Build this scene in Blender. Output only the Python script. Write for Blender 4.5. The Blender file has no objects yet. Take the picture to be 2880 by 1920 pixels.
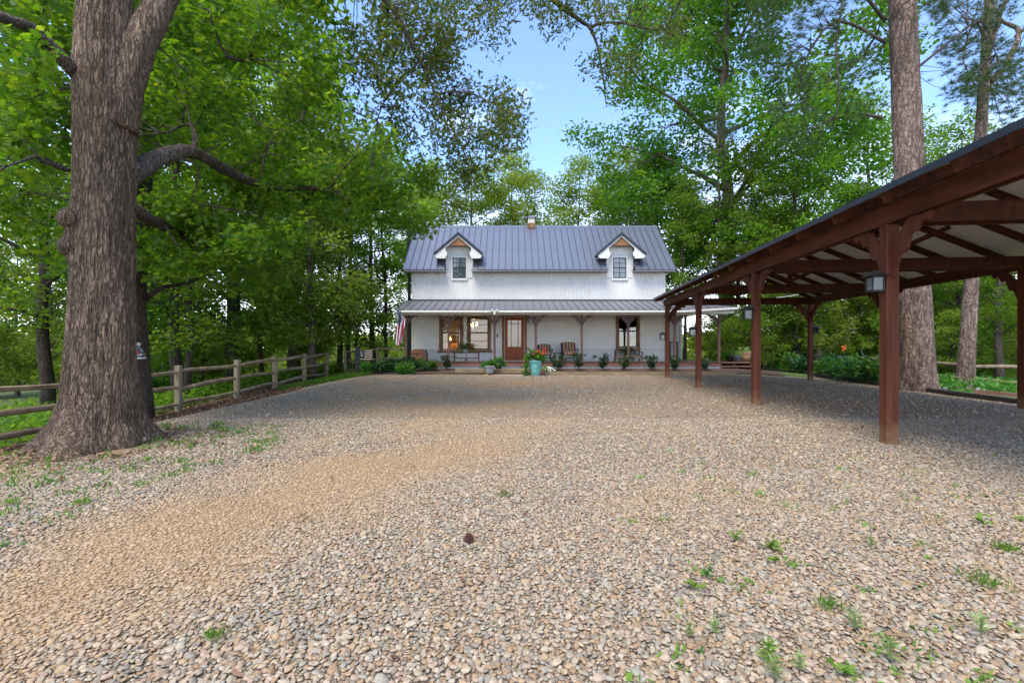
import bpy, bmesh, math, random
import numpy as np
from mathutils import Vector, Matrix
R = math.radians
random.seed(7)
rng = np.random.default_rng(11)
S = bpy.context.scene
C = S.collection
# ------------------------------------------------------------------ camera, sky, sun, exposure
CAMZ, F, CX, HY = 1.2, 1280.0, 1440.0, 971.0      # photo is 2880 wide; horizon row 971
cam = bpy.data.cameras.new('camera'); camo = bpy.data.objects.new('camera', cam); C.objects.link(camo)
cam.sensor_fit = 'HORIZONTAL'; cam.sensor_width = 36.0; cam.lens = 36.0 * F / 2880.0
cam.shift_y = 12.0 / 2880.0
cam.clip_end = 1000; cam.clip_start = 0.05
camo.location = (0, 0, CAMZ); camo.rotation_euler = (R(90), 0, 0)
S.camera = camo
SUN_EL, SUN_AZ = 62.0, -152.0      # azimuth measured clockwise from +Y (view direction); behind the camera, left
W = bpy.data.worlds.new('World'); S.world = W; W.use_nodes = True
nt = W.node_tree; nt.nodes.clear()
wo = nt.nodes.new('ShaderNodeOutputWorld'); bg = nt.nodes.new('ShaderNodeBackground')
sky = nt.nodes.new('ShaderNodeTexSky'); sky.sky_type = 'NISHITA'; sky.sun_disc = False
sky.sun_elevation = R(SUN_EL); sky.sun_rotation = R(SUN_AZ)
sky.air_density = .62; sky.dust_density = .3; sky.ozone_density = 3.0; sky.altitude = 100
# soft thin cloud: whitens the lower sky and drifts in streaks higher up
tc = nt.nodes.new('ShaderNodeTexCoord'); sep = nt.nodes.new('ShaderNodeSeparateXYZ')
nz = nt.nodes.new('ShaderNodeTexNoise'); nz.inputs['Scale'].default_value = 2.6; nz.inputs['Detail'].default_value = 7; nz.inputs['Roughness'].default_value = 0.6
mp = nt.nodes.new('ShaderNodeMapping'); mp.inputs['Scale'].default_value = (1, 1, 2.2); mp.inputs['Location'].default_value = (2.7, 0, 0)
nt.links.new(tc.outputs['Generated'], mp.inputs['Vector']); nt.links.new(mp.outputs[0], nz.inputs['Vector'])
nt.links.new(tc.outputs['Generated'], sep.inputs[0])
r1 = nt.nodes.new('ShaderNodeMapRange'); r1.inputs[1].default_value = 0.53; r1.inputs[2].default_value = 0.80; r1.inputs[3].default_value = 0.0; r1.inputs[4].default_value = 0.75
nt.links.new(nz.outputs['Fac'], r1.inputs[0])
r2 = nt.nodes.new('ShaderNodeMapRange'); r2.inputs[1].default_value = 0.02; r2.inputs[2].default_value = 0.36; r2.inputs[3].default_value = 0.8; r2.inputs[4].default_value = 0.0
nt.links.new(sep.outputs['Z'], r2.inputs[0])
mx = nt.nodes.new('ShaderNodeMath'); mx.operation = 'MAXIMUM'
nt.links.new(r1.outputs[0], mx.inputs[0]); nt.links.new(r2.outputs[0], mx.inputs[1])
mixc = nt.nodes.new('ShaderNodeMix'); mixc.data_type = 'RGBA'
hs_ = nt.nodes.new('ShaderNodeHueSaturation'); hs_.inputs['Saturation'].default_value = 1.0
nt.links.new(sky.outputs[0], hs_.inputs['Color'])
nt.links.new(mx.outputs[0], mixc.inputs[0]); nt.links.new(hs_.outputs[0], mixc.inputs[6])
mixc.inputs[7].default_value = (5.4, 5.2, 4.9, 1)
nt.links.new(mixc.outputs[2], bg.inputs[0]); bg.inputs[1].default_value = 0.115
nt.links.new(bg.outputs[0], wo.inputs[0])
sl = bpy.data.lights.new('sun', 'SUN'); sl.energy = 1.05; sl.angle = R(32); sl.color = (1.0, 0.90, 0.75)
so = bpy.data.objects.new('sun', sl); C.objects.link(so)
az, el = R(SUN_AZ), R(SUN_EL)
sd = Vector((math.sin(az) * math.cos(el), math.cos(az) * math.cos(el), math.sin(el)))
so.rotation_euler = sd.to_track_quat('Z', 'Y').to_euler(); so.location = sd * 60
S.view_settings.view_transform = 'Standard'; S.view_settings.look = 'None'
S.view_settings.exposure = 2.48; S.view_settings.gamma = 1.0
S.cycles.max_bounces = 7; S.cycles.transparent_max_bounces = 12; S.cycles.diffuse_bounces = 4
S.cycles.use_denoising = True

# ------------------------------------------------------------------ helpers
def PX(u, Y): return (u - CX) / F * Y
def PZ(v, Y): return CAMZ - (v - HY) / F * Y
def PT(u, v, Y): return (PX(u, Y), Y, PZ(v, Y))
def sm(a, b, x):
    t = np.clip((np.asarray(x, float) - a) / (b - a), 0, 1); return t * t * (3 - 2 * t)

_tab = rng.random((256, 256))
def vnoise(x, y, seed=0, px=256):
    x = np.asarray(x, float); y = np.asarray(y, float)
    xi = np.floor(x).astype(int); yi = np.floor(y).astype(int)
    fx = x - xi; fy = y - yi; fx = fx * fx * (3 - 2 * fx); fy = fy * fy * (3 - 2 * fy)
    def g(a, b): return _tab[((a % px) + seed * 37) % 256, (b + seed * 91) % 256]
    return (g(xi, yi) * (1 - fx) + g(xi + 1, yi) * fx) * (1 - fy) + (g(xi, yi + 1) * (1 - fx) + g(xi + 1, yi + 1) * fx) * fy

def meta(o, label=None, cat=None, group=None, kind=None):
    if label: o['label'] = label
    if cat: o['category'] = cat
    if group: o['group'] = group
    if kind: o['kind'] = kind
    return o
def adopt(o, parent):
    if parent is not None:
        o.parent = parent
        L = Vector((0, 0, 0)); p = parent
        while p is not None: L = L + Vector(p.location) + p.matrix_parent_inverse.translation; p = p.parent
        o.matrix_parent_inverse = Matrix.Translation(-L)
    return o
def thing(name, label, cat, loc=(0, 0, 0), group=None):
    o = bpy.data.objects.new(name, None); o.empty_display_size = 0.2; C.objects.link(o); o.location = loc
    return meta(o, label, cat, group)
def link(name, me, mat=None, parent=None):
    o = bpy.data.objects.new(name, me); C.objects.link(o)
    if mat is not None and not me.materials: me.materials.append(mat)
    return adopt(o, parent)

class MB:
    def __init__(s): s.v = []; s.f = []; s.m = []
    def add(s, vs, fs, m=0):
        b = len(s.v); s.v += [tuple(p) for p in vs]
        for f in fs: s.f.append(tuple(i + b for i in f)); s.m.append(m)
        return s
    def box(s, x0, x1, y0, y1, z0, z1, m=0):
        vs = [(x, y, z) for z in (z0, z1) for y in (y0, y1) for x in (x0, x1)]
        return s.add(vs, [(0, 2, 3, 1), (4, 5, 7, 6), (0, 1, 5, 4), (2, 6, 7, 3), (0, 4, 6, 2), (1, 3, 7, 5)], m)
    def obox(s, c, a, b, d, m=0):
        c, a, b, d = map(Vector, (c, a, b, d))
        vs = [c + a * i + b * j + d * k for k in (-1, 1) for j in (-1, 1) for i in (-1, 1)]
        return s.add(vs, [(0, 2, 3, 1), (4, 5, 7, 6), (0, 1, 5, 4), (2, 6, 7, 3), (0, 4, 6, 2), (1, 3, 7, 5)], m)
    def beam(s, p, q, w, h, up=(0, 0, 1), m=0):
        p, q = Vector(p), Vector(q); d = (q - p); a = d * 0.5; n = d.normalized()
        u = Vector(up); side = n.cross(u).normalized(); u = side.cross(n).normalized()
        return s.obox((p + q) * 0.5, a, side * (w / 2), u * (h / 2), m)
    def tube(s, pts, rad, n=8, cap=True, m=0):
        pts = [Vector(p) for p in pts]; k = len(pts)
        if not hasattr(rad, '__len__'): rad = [rad] * k
        b = len(s.v); ref = Vector((0.31, 0.17, 0.93))
        for i, p in enumerate(pts):
            d = (pts[min(i + 1, k - 1)] - pts[max(i - 1, 0)]).normalized()
            if abs(d.dot(ref)) > 0.95: ref = Vector((0.9, 0.3, 0.1))
            a = d.cross(ref).normalized(); c = d.cross(a)
            for j in range(n):
                t = 2 * math.pi * j / n
                s.v.append(tuple(p + (a * math.cos(t) + c * math.sin(t)) * rad[i]))
        for i in range(k - 1):
            for j in range(n):
                s.f.append((b + i * n + j, b + i * n + (j + 1) % n, b + (i + 1) * n + (j + 1) % n, b + (i + 1) * n + j)); s.m.append(m)
        if cap:
            s.f.append(tuple(b + j for j in range(n))[::-1]); s.m.append(m)
            s.f.append(tuple(b + (k - 1) * n + j for j in range(n))); s.m.append(m)
        return s
    def lathe(s, prof, c=(0, 0, 0), n=24, m=0):
        b = len(s.v)
        for r, z in prof:
            for j in range(n):
                t = 2 * math.pi * j / n
                s.v.append((c[0] + r * math.cos(t), c[1] + r * math.sin(t), c[2] + z))
        for i in range(len(prof) - 1):
            for j in range(n):
                s.f.append((b + i * n + j, b + i * n + (j + 1) % n, b + (i + 1) * n + (j + 1) % n, b + (i + 1) * n + j)); s.m.append(m)
        return s
    def prism(s, outline, org, ax, ay, ext, m=0):
        org, ax, ay, ext = map(Vector, (org, ax, ay, ext)); n = len(outline)
        vs = [org + ax * p[0] + ay * p[1] - ext * 0.5 for p in outline] + [org + ax * p[0] + ay * p[1] + ext * 0.5 for p in outline]
        fs = [tuple(range(n))[::-1], tuple(range(n, 2 * n))] + [(i, (i + 1) % n, n + (i + 1) % n, n + i) for i in range(n)]
        return s.add(vs, fs, m)
    def ball(s, c, r, n=10, m=0, sq=(1, 1, 1)):
        b = len(s.v); k = n // 2
        for i in range(k + 1):
            ph = math.pi * i / k
            for j in range(n):
                t = 2 * math.pi * j / n
                s.v.append((c[0] + r * sq[0] * math.sin(ph) * math.cos(t), c[1] + r * sq[1] * math.sin(ph) * math.sin(t), c[2] + r * sq[2] * math.cos(ph)))
        for i in range(k):
            for j in range(n):
                s.f.append((b + i * n + j, b + (i + 1) * n + j, b + (i + 1) * n + (j + 1) % n, b + i * n + (j + 1) % n)); s.m.append(m)
        return s
    def mesh(s, name, mats, smooth=False):
        me = bpy.data.meshes.new(name); me.from_pydata(s.v, [], s.f)
        if not isinstance(mats, (list, tuple)): mats = [mats]
        for mt in mats: me.materials.append(mt)
        if len(mats) > 1: me.polygons.foreach_set('material_index', s.m)
        bm = bmesh.new(); bm.from_mesh(me); bmesh.ops.recalc_face_normals(bm, faces=bm.faces); bm.to_mesh(me); bm.free()
        if smooth: me.polygons.foreach_set('use_smooth', [True] * len(me.polygons))
        me.update(); return me
    def build(s, name, mats, parent=None, smooth=False, bevel=0):
        o = link(name, s.mesh(name, mats, smooth), None, parent)
        if bevel:
            bv = o.modifiers.new('bevel', 'BEVEL'); bv.width = bevel; bv.segments = 1; bv.limit_method = 'ANGLE'
        return o
def grid_mesh(name, X, Y, Z, mat, smooth=True, wrap=False, attrs=None):
    r, c = X.shape
    co = np.stack([X, Y, Z], -1).reshape(-1, 3)
    idx = np.arange(r * c).reshape(r, c)
    if wrap: idx = np.concatenate([idx, idx[:, :1]], 1)
    q = np.stack([idx[:-1, :-1], idx[:-1, 1:], idx[1:, 1:], idx[1:, :-1]], -1).reshape(-1, 4)
    return poly_mesh(name, co, q, mat, smooth, attrs)
def poly_mesh(name, co, q, mat, smooth=False, attrs=None):
    me = bpy.data.meshes.new(name); n, k = q.shape
    me.vertices.add(len(co)); me.vertices.foreach_set('co', np.ascontiguousarray(co, dtype=np.float32).ravel())
    me.loops.add(n * k); me.loops.foreach_set('vertex_index', np.ascontiguousarray(q, dtype=np.int32).ravel())
    me.polygons.add(n); me.polygons.foreach_set('loop_start', np.arange(0, n * k, k, dtype=np.int32))
    if smooth: me.polygons.foreach_set('use_smooth', np.ones(n, dtype=bool))
    if attrs:
        for nm, arr in attrs.items():
            a = me.attributes.new(nm, 'FLOAT', 'POINT'); a.data.foreach_set('value', np.ascontiguousarray(arr, dtype=np.float32).ravel())
    me.update(calc_edges=True)
    if mat is not None: me.materials.append(mat)
    return me
LEAF4 = np.array([(0, 0), (.5, .42), (1, 0), (.5, -.42)]) * [1, 1]
LEAF6 = np.array([(0, 0), (.28, .34), (.66, .32), (1, 0), (.66, -.32), (.28, -.34)])
OAK = np.array([(0, .03), (.20, .10), (.28, .34), (.40, .13), (.54, .44), (.62, .14), (.80, .28), (.86, .08), (1, 0),
                (.86, -.08), (.80, -.28), (.62, -.14), (.54, -.44), (.40, -.13), (.28, -.34), (.20, -.10), (0, -.03)])
STAR = np.array([(0, .04), (.22, .5), (.34, .16), (.72, .46), (.62, .13), (1, 0), (.62, -.13), (.72, -.46), (.34, -.16), (.22, -.5), (0, -.04)])
NEEDLE = np.array([(0, .5), (1, 0), (0, -.5)])
def leaf_mesh(name, pos, L, Wd, tmpl, mat, updir=0.5, droop=0.25, seed=0, dirs=None, cup=0.12):
    g = np.random.default_rng(seed); n = len(pos)
    d = g.normal(size=(n, 3)) if dirs is None else dirs + g.normal(size=(n, 3)) * .3
    d[:, 2] = d[:, 2] * .6 - droop
    d /= np.linalg.norm(d, axis=1)[:, None]
    nn = g.normal(size=(n, 3)); nn[:, 2] += updir * 2.2
    s = np.cross(nn, d); s /= np.linalg.norm(s, axis=1)[:, None] + 1e-9
    nn = np.cross(d, s)
    L = np.broadcast_to(L, n) * g.uniform(.7, 1.25, n); Wd = np.broadcast_to(Wd, n) * g.uniform(.75, 1.2, n)
    t = tmpl
    co = pos[:, None, :] + d[:, None, :] * (t[None, :, 0:1] * L[:, None, None]) + s[:, None, :] * (t[None, :, 1:2] * Wd[:, None, None]) \
        - nn[:, None, :] * (cup * (np.abs(t[None, :, 1:2]) * Wd[:, None, None] + t[None, :, 0:1] ** 2 * L[:, None, None]))
    k = len(t)
    return poly_mesh(name, co.reshape(-1, 3), np.arange(n * k).reshape(n, k), mat)

# ------------------------------------------------------------------ materials
def mat(name): 
    m = bpy.data.materials.new(name); m.use_nodes = True; t = m.node_tree
    return m, t, t.nodes['Principled BSDF'], t.nodes.new
def simple(name, col, rough=.6, metal=0, var=.12, scale=8, bump=0, bscale=60, spec=.4, stretch=(1, 1, 1), col2=None):
    m, t, p, N = mat(name)
    tcn = N('ShaderNodeTexCoord'); mpn = N('ShaderNodeMapping'); mpn.inputs['Scale'].default_value = stretch
    t.links.new(tcn.outputs['Object'], mpn.inputs['Vector'])
    n = N('ShaderNodeTexNoise'); n.inputs['Scale'].default_value = scale; n.inputs['Detail'].default_value = 6; n.inputs['Roughness'].default_value = .65
    t.links.new(mpn.outputs[0], n.inputs['Vector'])
    cr = N('ShaderNodeValToRGB'); e = cr.color_ramp.elements
    e[0].position = .3; e[1].position = .72
    c2 = col2 if col2 else tuple(min(1, c * (1 + var)) for c in col)
    e[0].color = (*[c * (1 - var) for c in col], 1); e[1].color = (*c2, 1)
    t.links.new(n.outputs['Fac'], cr.inputs[0]); t.links.new(cr.outputs[0], p.inputs['Base Color'])
    p.inputs['Roughness'].default_value = rough; p.inputs['Metallic'].default_value = metal
    p.inputs['Specular IOR Level'].default_value = spec
    if bump:
        n2 = N('ShaderNodeTexNoise'); n2.inputs['Scale'].default_value = bscale; n2.inputs['Detail'].default_value = 4
        t.links.new(mpn.outputs[0], n2.inputs['Vector'])
        b = N('ShaderNodeBump'); b.inputs['Strength'].default_value = bump; b.inputs['Distance'].default_value = .01
        t.links.new(n2.outputs['Fac'], b.inputs['Height']); t.links.new(b.outputs[0], p.inputs['Normal'])
    return m
def leafmat(name, cols, trans=.4, rough=.52, tcol=None):
    m, t, p, N = mat(name)
    g = N('ShaderNodeNewGeometry'); cr = N('ShaderNodeValToRGB')
    e = cr.color_ramp.elements
    while len(e) < len(cols): e.new(.5)
    for i, c in enumerate(cols): e[i].position = i / (len(cols) - 1); e[i].color = (*c, 1)
    oi = N('ShaderNodeObjectInfo'); hs = N('ShaderNodeHueSaturation')
    mr = N('ShaderNodeMapRange'); mr.inputs[3].default_value = .485; mr.inputs[4].default_value = .515
    mv = N('ShaderNodeMapRange'); mv.inputs[3].default_value = .8; mv.inputs[4].default_value = 1.2
    t.links.new(g.outputs['Random Per Island'], cr.inputs[0]); t.links.new(oi.outputs['Random'], mr.inputs[0]); t.links.new(oi.outputs['Random'], mv.inputs[0])
    t.links.new(mr.outputs[0], hs.inputs['Hue']); t.links.new(mv.outputs[0], hs.inputs['Value'])
    t.links.new(cr.outputs[0], hs.inputs['Color']); t.links.new(hs.outputs[0], p.inputs['Base Color'])
    p.inputs['Roughness'].default_value = rough; p.inputs['Specular IOR Level'].default_value = .22
    tr = N('ShaderNodeBsdfTranslucent'); gm = N('ShaderNodeMix'); gm.data_type = 'RGBA'; gm.blend_type = 'MULTIPLY'; gm.inputs[0].default_value = 1
    gm.inputs[7].default_value = (*(tcol or (2.1, 2.0, .8)), 1)
    t.links.new(hs.outputs[0], gm.inputs[6]); t.links.new(gm.outputs[2], tr.inputs[0])
    ms = N('ShaderNodeMixShader'); ms.inputs[0].default_value = trans
    t.links.new(p.outputs[0], ms.inputs[1]); t.links.new(tr.outputs[0], ms.inputs[2])
    t.links.new(ms.outputs[0], t.nodes['Material Output'].inputs[0])
    return m
def barkmat(name, dark, lite, vscale=14, zst=.22, lichen=.0, plate=False, bstr=.9, bd=.03):
    """fissured bark: the fissures run where a stretched noise crosses its middle, so they branch and join"""
    m, t, p, N = mat(name)
    tcn = N('ShaderNodeTexCoord'); mpn = N('ShaderNodeMapping'); mpn.inputs['Scale'].default_value = (1, 1, zst)
    t.links.new(tcn.outputs['Object'], mpn.inputs['Vector'])
    def noise(sc, det, dist=0, src=None, rough=.6):
        n = N('ShaderNodeTexNoise'); n.inputs['Scale'].default_value = sc; n.inputs['Detail'].default_value = det; n.inputs['Distortion'].default_value = dist; n.inputs['Roughness'].default_value = rough
        t.links.new((src or mpn).outputs[0 if src is None else 'Object'], n.inputs['Vector']); return n.outputs['Fac']
    def math_(op, a, b=None, c=None):
        q = N('ShaderNodeMath'); q.operation = op
        for k, v in enumerate((a, b, c)):
            if v is None: continue
            if isinstance(v, (int, float)): q.inputs[k].default_value = v
            else: t.links.new(v, q.inputs[k])
        return q.outputs[0]
    def rng_(v, a, b, c, d):
        q = N('ShaderNodeMapRange'); t.links.new(v, q.inputs[0])
        for k, x in enumerate((a, b, c, d)): q.inputs[k + 1].default_value = x
        return q.outputs[0]
    n1 = noise(vscale, 2, .5); f1 = rng_(math_('ABSOLUTE', math_('SUBTRACT', n1, .5)), 0, .085, 0, 1)
    n2 = noise(vscale * 1.9, 2, .4); f2 = rng_(math_('ABSOLUTE', math_('SUBTRACT', n2, .5)), 0, .07, .35, 1)
    fis = math_('MULTIPLY', f1, f2)
    if plate:                                   # cross cracks break the ridges into plates
        mpc = N('ShaderNodeMapping'); mpc.inputs['Scale'].default_value = (.45, .45, 1); t.links.new(tcn.outputs['Object'], mpc.inputs['Vector'])
        n4 = N('ShaderNodeTexNoise'); n4.inputs['Scale'].default_value = vscale * .9; n4.inputs['Detail'].default_value = 2; n4.inputs['Distortion'].default_value = .6; t.links.new(mpc.outputs[0], n4.inputs['Vector'])
        fis = math_('MULTIPLY', fis, rng_(math_('ABSOLUTE', math_('SUBTRACT', n4.outputs['Fac'], .5)), 0, .05, .35, 1))
    fine = noise(vscale * 5, 6, 0, None, .7)
    h = math_('MULTIPLY_ADD', fine, .45, math_('MULTIPLY', fis, .75))
    cr = N('ShaderNodeValToRGB'); e = cr.color_ramp.elements
    e[0].position = .12; e[0].color = (*dark, 1); e[1].position = 1.0; e[1].color = (*lite, 1)
    mid = e.new(.55); mid.color = (*[(a * .5 + b * .5) for a, b in zip(dark, lite)], 1)
    t.links.new(h, cr.inputs[0]); last = cr.outputs[0]
    hv = N('ShaderNodeHueSaturation'); t.links.new(rng_(noise(1.4, 4), .3, .7, .5, 1.4), hv.inputs['Value']); t.links.new(last, hv.inputs['Color']); last = hv.outputs[0]
    if lichen:
        mm = N('ShaderNodeMix'); mm.data_type = 'RGBA'; mm.inputs[7].default_value = (.34, .33, .29, 1)
        t.links.new(math_('MULTIPLY', rng_(noise(26, 3, 0, tcn), .64, .72, 0, lichen), fis), mm.inputs[0]); t.links.new(last, mm.inputs[6]); last = mm.outputs[2]
    t.links.new(last, p.inputs['Base Color']); p.inputs['Roughness'].default_value = .9; p.inputs['Specular IOR Level'].default_value = .2
    b = N('ShaderNodeBump'); b.inputs['Strength'].default_value = bstr; b.inputs['Distance'].default_value = bd
    t.links.new(h, b.inputs['Height']); t.links.new(b.outputs[0], p.inputs['Normal'])
    return m
def glassmat(name, tint=(.9, .95, .95), refl=1.0):
    m, t, p, N = mat(name)
    tr = N('ShaderNodeBsdfTransparent'); tr.inputs[0].default_value = (*tint, 1)
    gl = N('ShaderNodeBsdfGlossy'); gl.inputs['Roughness'].default_value = .02
    fr = N('ShaderNodeFresnel'); fr.inputs[0].default_value = 1.5
    mu = N('ShaderNodeMath'); mu.operation = 'MULTIPLY_ADD'; mu.inputs[1].default_value = 1.6 * refl; mu.inputs[2].default_value = .03
    t.links.new(fr.outputs[0], mu.inputs[0])
    ms = N('ShaderNodeMixShader'); t.links.new(mu.outputs[0], ms.inputs[0]); t.links.new(tr.outputs[0], ms.inputs[1]); t.links.new(gl.outputs[0], ms.inputs[2])
    t.links.new(ms.outputs[0], t.nodes['Material Output'].inputs[0]); return m
def emit(name, col, s):
    m, t, p, N = mat(name); p.inputs['Emission Color'].default_value = (*col, 1); p.inputs['Emission Strength'].default_value = s; p.inputs['Base Color'].default_value = (*col, 1); return m

M = {}
M['white'] = simple('white_siding', (.70, .68, .63), .5, var=.07, scale=3, bump=.15, bscale=40)
M['white_metal'] = simple('white_corrugated', (.64, .63, .60), .42, var=.06, scale=2.5, spec=.5)
M['cream'] = simple('cream_paint', (.70, .67, .58), .5)
M['eave'] = simple('grey_eave_trim', (.20, .20, .20), .6)
M['gutter'] = simple('grey_white_gutter', (.46, .45, .42), .5, var=.08)
M['trimwhite'] = simple('white_trim', (.60, .60, .57), .45, var=.05)
M['galv'] = simple('galvanised_steel', (.42, .45, .47), .38, metal=.55, var=.2, scale=6)
M['roof'] = simple('blue_grey_roof_metal', (.15, .17, .215), .36, metal=.55, var=.12, scale=1.2, spec=.6)
M['seam'] = simple('roof_seam_painted_shade', (.05, .06, .085), .4, metal=.4, var=.1)  # darker than the panels: the seams' different reflection is put into the colour
M['porchroof'] = simple('grey_porch_roof_metal', (.17, .17, .19), .42, metal=.4, var=.3, scale=5, spec=.5)
M['darkmetal'] = simple('dark_trim_metal', (.03, .035, .045), .4, metal=.3)
M['black'] = simple('black_iron', (.012, .013, .015), .45)
M['blackpost'] = simple('black_post_paint', (.018, .016, .018), .6)
M['darkpipe'] = simple('dark_flue_pipe', (.02, .025, .025), .5, metal=.3)
M['redwood'] = simple('red_stained_timber', (.092, .027, .013), .6, var=.55, scale=9, bump=.35, bscale=40, stretch=(1, 1, .06), spec=.18)
def splash(m):
    t = m.node_tree; N = t.nodes.new; p = t.nodes['Principled BSDF']; src = p.inputs['Base Color'].links[0].from_socket
    ge = N('ShaderNodeNewGeometry'); sx_ = N('ShaderNodeSeparateXYZ'); t.links.new(ge.outputs['Position'], sx_.inputs[0]); n = N('ShaderNodeTexNoise'); n.inputs['Scale'].default_value = 9; n.inputs['Detail'].default_value = 5; t.links.new(ge.outputs['Position'], n.inputs['Vector'])
    a = N('ShaderNodeMath'); a.operation = 'MULTIPLY_ADD'; a.inputs[1].default_value = -.45; t.links.new(n.outputs['Fac'], a.inputs[0]); t.links.new(sx_.outputs['Z'], a.inputs[2])
    r = N('ShaderNodeMapRange'); r.inputs[1].default_value = -.2; r.inputs[2].default_value = .08; r.inputs[3].default_value = .75; r.inputs[4].default_value = 0; t.links.new(a.outputs[0], r.inputs[0])
    q = N('ShaderNodeMix'); q.data_type = 'RGBA'; q.inputs[7].default_value = (.20, .12, .065, 1); t.links.new(r.outputs[0], q.inputs[0]); t.links.new(src, q.inputs[6]); t.links.new(q.outputs[2], p.inputs['Base Color'])
splash(M['redwood'])
M['redbeam'] = simple('red_stained_beam', (.088, .027, .013), .6, var=.55, scale=9, bump=.25, bscale=45, stretch=(1, .06, 1), spec=.18)
M['porchred'] = simple('brown_porch_timber', (.105, .052, .045), .6, var=.3, scale=8, bump=.2, stretch=(1, 1, .2))
M['deck'] = simple('deck_stain', (.16, .075, .055), .6, var=.3, scale=6, bump=.2, stretch=(.15, 1, 1))
M['trimwood'] = simple('rough_brown_trim', (.21, .105, .042), .7, var=.5, scale=7, bump=.5, bscale=30, stretch=(1, 1, .3))
M['orangewood'] = simple('orange_cedar', (.28, .12, .045), .6, var=.35, scale=10, stretch=(.3, 1, 1))
M['door'] = simple('varnished_red_door', (.27, .066, .014), .45, var=.25, scale=9, stretch=(1, 1, .2), spec=.25)
M['fence'] = simple('weathered_rail_timber', (.20, .125, .065), .85, var=.4, scale=9, bump=.6, bscale=40, col2=(.33, .255, .165), stretch=(1, .35, .6))
M['fencepost'] = simple('weathered_post_timber', (.235, .16, .08), .85, var=.35, scale=9, bump=.6, bscale=40, col2=(.31, .27, .18), stretch=(1, 1, .25))
M['benchwood'] = simple('grey_bench_timber', (.16, .12, .09), .8, var=.35, scale=14)
M['landscape'] = simple('landscape_timber', (.20, .15, .085), .85, var=.4, scale=7, bump=.5, stretch=(.3, 1, 1))
M['darktimber'] = simple('dark_edging_timber', (.035, .03, .027), .8, var=.4, scale=8, bump=.4)
M['teal'] = simple('teal_glaze', (.10, .36, .36), .22, var=.35, scale=7, spec=.6, col2=(.20, .48, .46))
M['potgrey'] = simple('grey_pot', (.25, .28, .29), .6, var=.2)
M['potslate'] = simple('slate_pot', (.10, .11, .13), .6)
M['potblack'] = simple('black_pot', (.02, .02, .022), .5)
M['terracotta'] = simple('tan_terracotta', (.42, .25, .13), .7, var=.15)
M['ceil'] = simple('white_roof_underside', (.78, .75, .70), .5, var=.05)
M['interior'] = simple('warm_interior_timber', (.17, .085, .036), .7, var=.3, scale=4, stretch=(.3, 1, 3))
M['interiordark'] = simple('dark_furniture', (.05, .03, .02), .6)
M['curtain'] = simple('grey_curtain', (.55, .55, .55), .9, var=.25, scale=20, stretch=(1, 1, .02))
M['glass'] = glassmat('window_glass', (.8, .84, .84), .7)
M['glassdark'] = glassmat('dark_window_glass', (.55, .6, .6), 1.5)
M['lanternglass'] = glassmat('lantern_glass', (.62, .65, .68), .35)
M['bulb'] = emit('warm_bulb', (1, .62, .24), 1.3)
M['stripea'] = simple('brown_cushion', (.10, .055, .035), .9)
M['stripeb'] = simple('tan_cushion', (.33, .20, .11), .9)
M['flagred'] = simple('flag_red', (.42, .015, .03), .8); M['flagwhite'] = simple('flag_white', (.75, .73, .72), .8); M['flagblue'] = simple('flag_blue', (.02, .03, .10), .8)
M['plankpale'] = simple('pale_board', (.5, .40, .30), .8, var=.3)
M['redflower'] = simple('red_petal', (.5, .006, .014), .6); M['orangeflower'] = simple('orange_petal', (.8, .16, .02), .5); M['whiteflower'] = simple('white_petal', (.8, .8, .76), .6)
M['rock'] = simple('grey_brown_rock', (.27, .23, .19), .9, var=.3, scale=20, bump=.5)
M['disc'] = simple('slate_disc', (.16, .18, .19), .6)
M['dirt'] = simple('dark_mulch', (.075, .045, .032), .95, var=.5, scale=14, bump=1, bscale=60)
M['cone'] = simple('pine_cone_brown', (.09, .035, .025), .8)
M['stick'] = simple('dead_stick', (.2, .13, .08), .9)
M['oakbark'] = barkmat('oak_bark', (.022, .014, .009), (.215, .152, .105), 22, .17, .6, bd=.03)
M['limbbark'] = barkmat('limb_bark', (.02, .015, .012), (.15, .12, .10), 18, .5, .4, bd=.02)
M['pinebark'] = barkmat('pine_bark', (.05, .03, .024), (.31, .225, .18), 9, .22, .0, plate=True, bd=.03)
M['treebark'] = barkmat('tree_bark', (.045, .036, .028), (.19, .15, .115), 16, .3, .2)
M['darkbark'] = barkmat('dark_tree_bark', (.03, .022, .018), (.11, .08, .062), 16, .3, .1)
M['leafoak'] = leafmat('oak_leaves', [(.035, .085, .008), (.055, .125, .010), (.085, .155, .012), (.13, .175, .016)], .52)
M['leafhang'] = leafmat('small_oak_leaves', [(.03, .075, .016), (.05, .105, .018), (.08, .13, .022), (.12, .13, .03)], .45)
M['leafbright'] = leafmat('sweetgum_leaves', [(.028, .10, .010), (.042, .13, .012), (.065, .165, .014), (.10, .185, .016)], .45)
M['leafwood'] = leafmat('woodland_leaves', [(.04, .105, .012), (.065, .15, .014), (.10, .185, .016), (.15, .21, .02)], .55)
M['leafsun'] = leafmat('sunny_leaves', [(.07, .13, .015), (.11, .18, .02), (.15, .22, .03), (.19, .23, .05)], .5)
M['needle'] = leafmat('pine_needles', [(.02, .05, .018), (.035, .075, .025), (.05, .095, .03), (.085, .10, .035)], .25)
M['leafcam'] = leafmat('glossy_shrub_leaves', [(.012, .035, .012), (.02, .055, .018), (.035, .08, .03)], .12, .25)
M['leafplant'] = leafmat('bed_leaves', [(.03, .10, .015), (.05, .15, .02), (.09, .2, .03)], .35)
M['leafdark'] = leafmat('dark_bed_leaves', [(.015, .05, .02), (.025, .08, .03), (.04, .11, .04)], .25, .35)
M['leaflime'] = leafmat('lime_leaves', [(.08, .17, .02), (.12, .22, .03), (.17, .26, .05)], .4)
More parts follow.
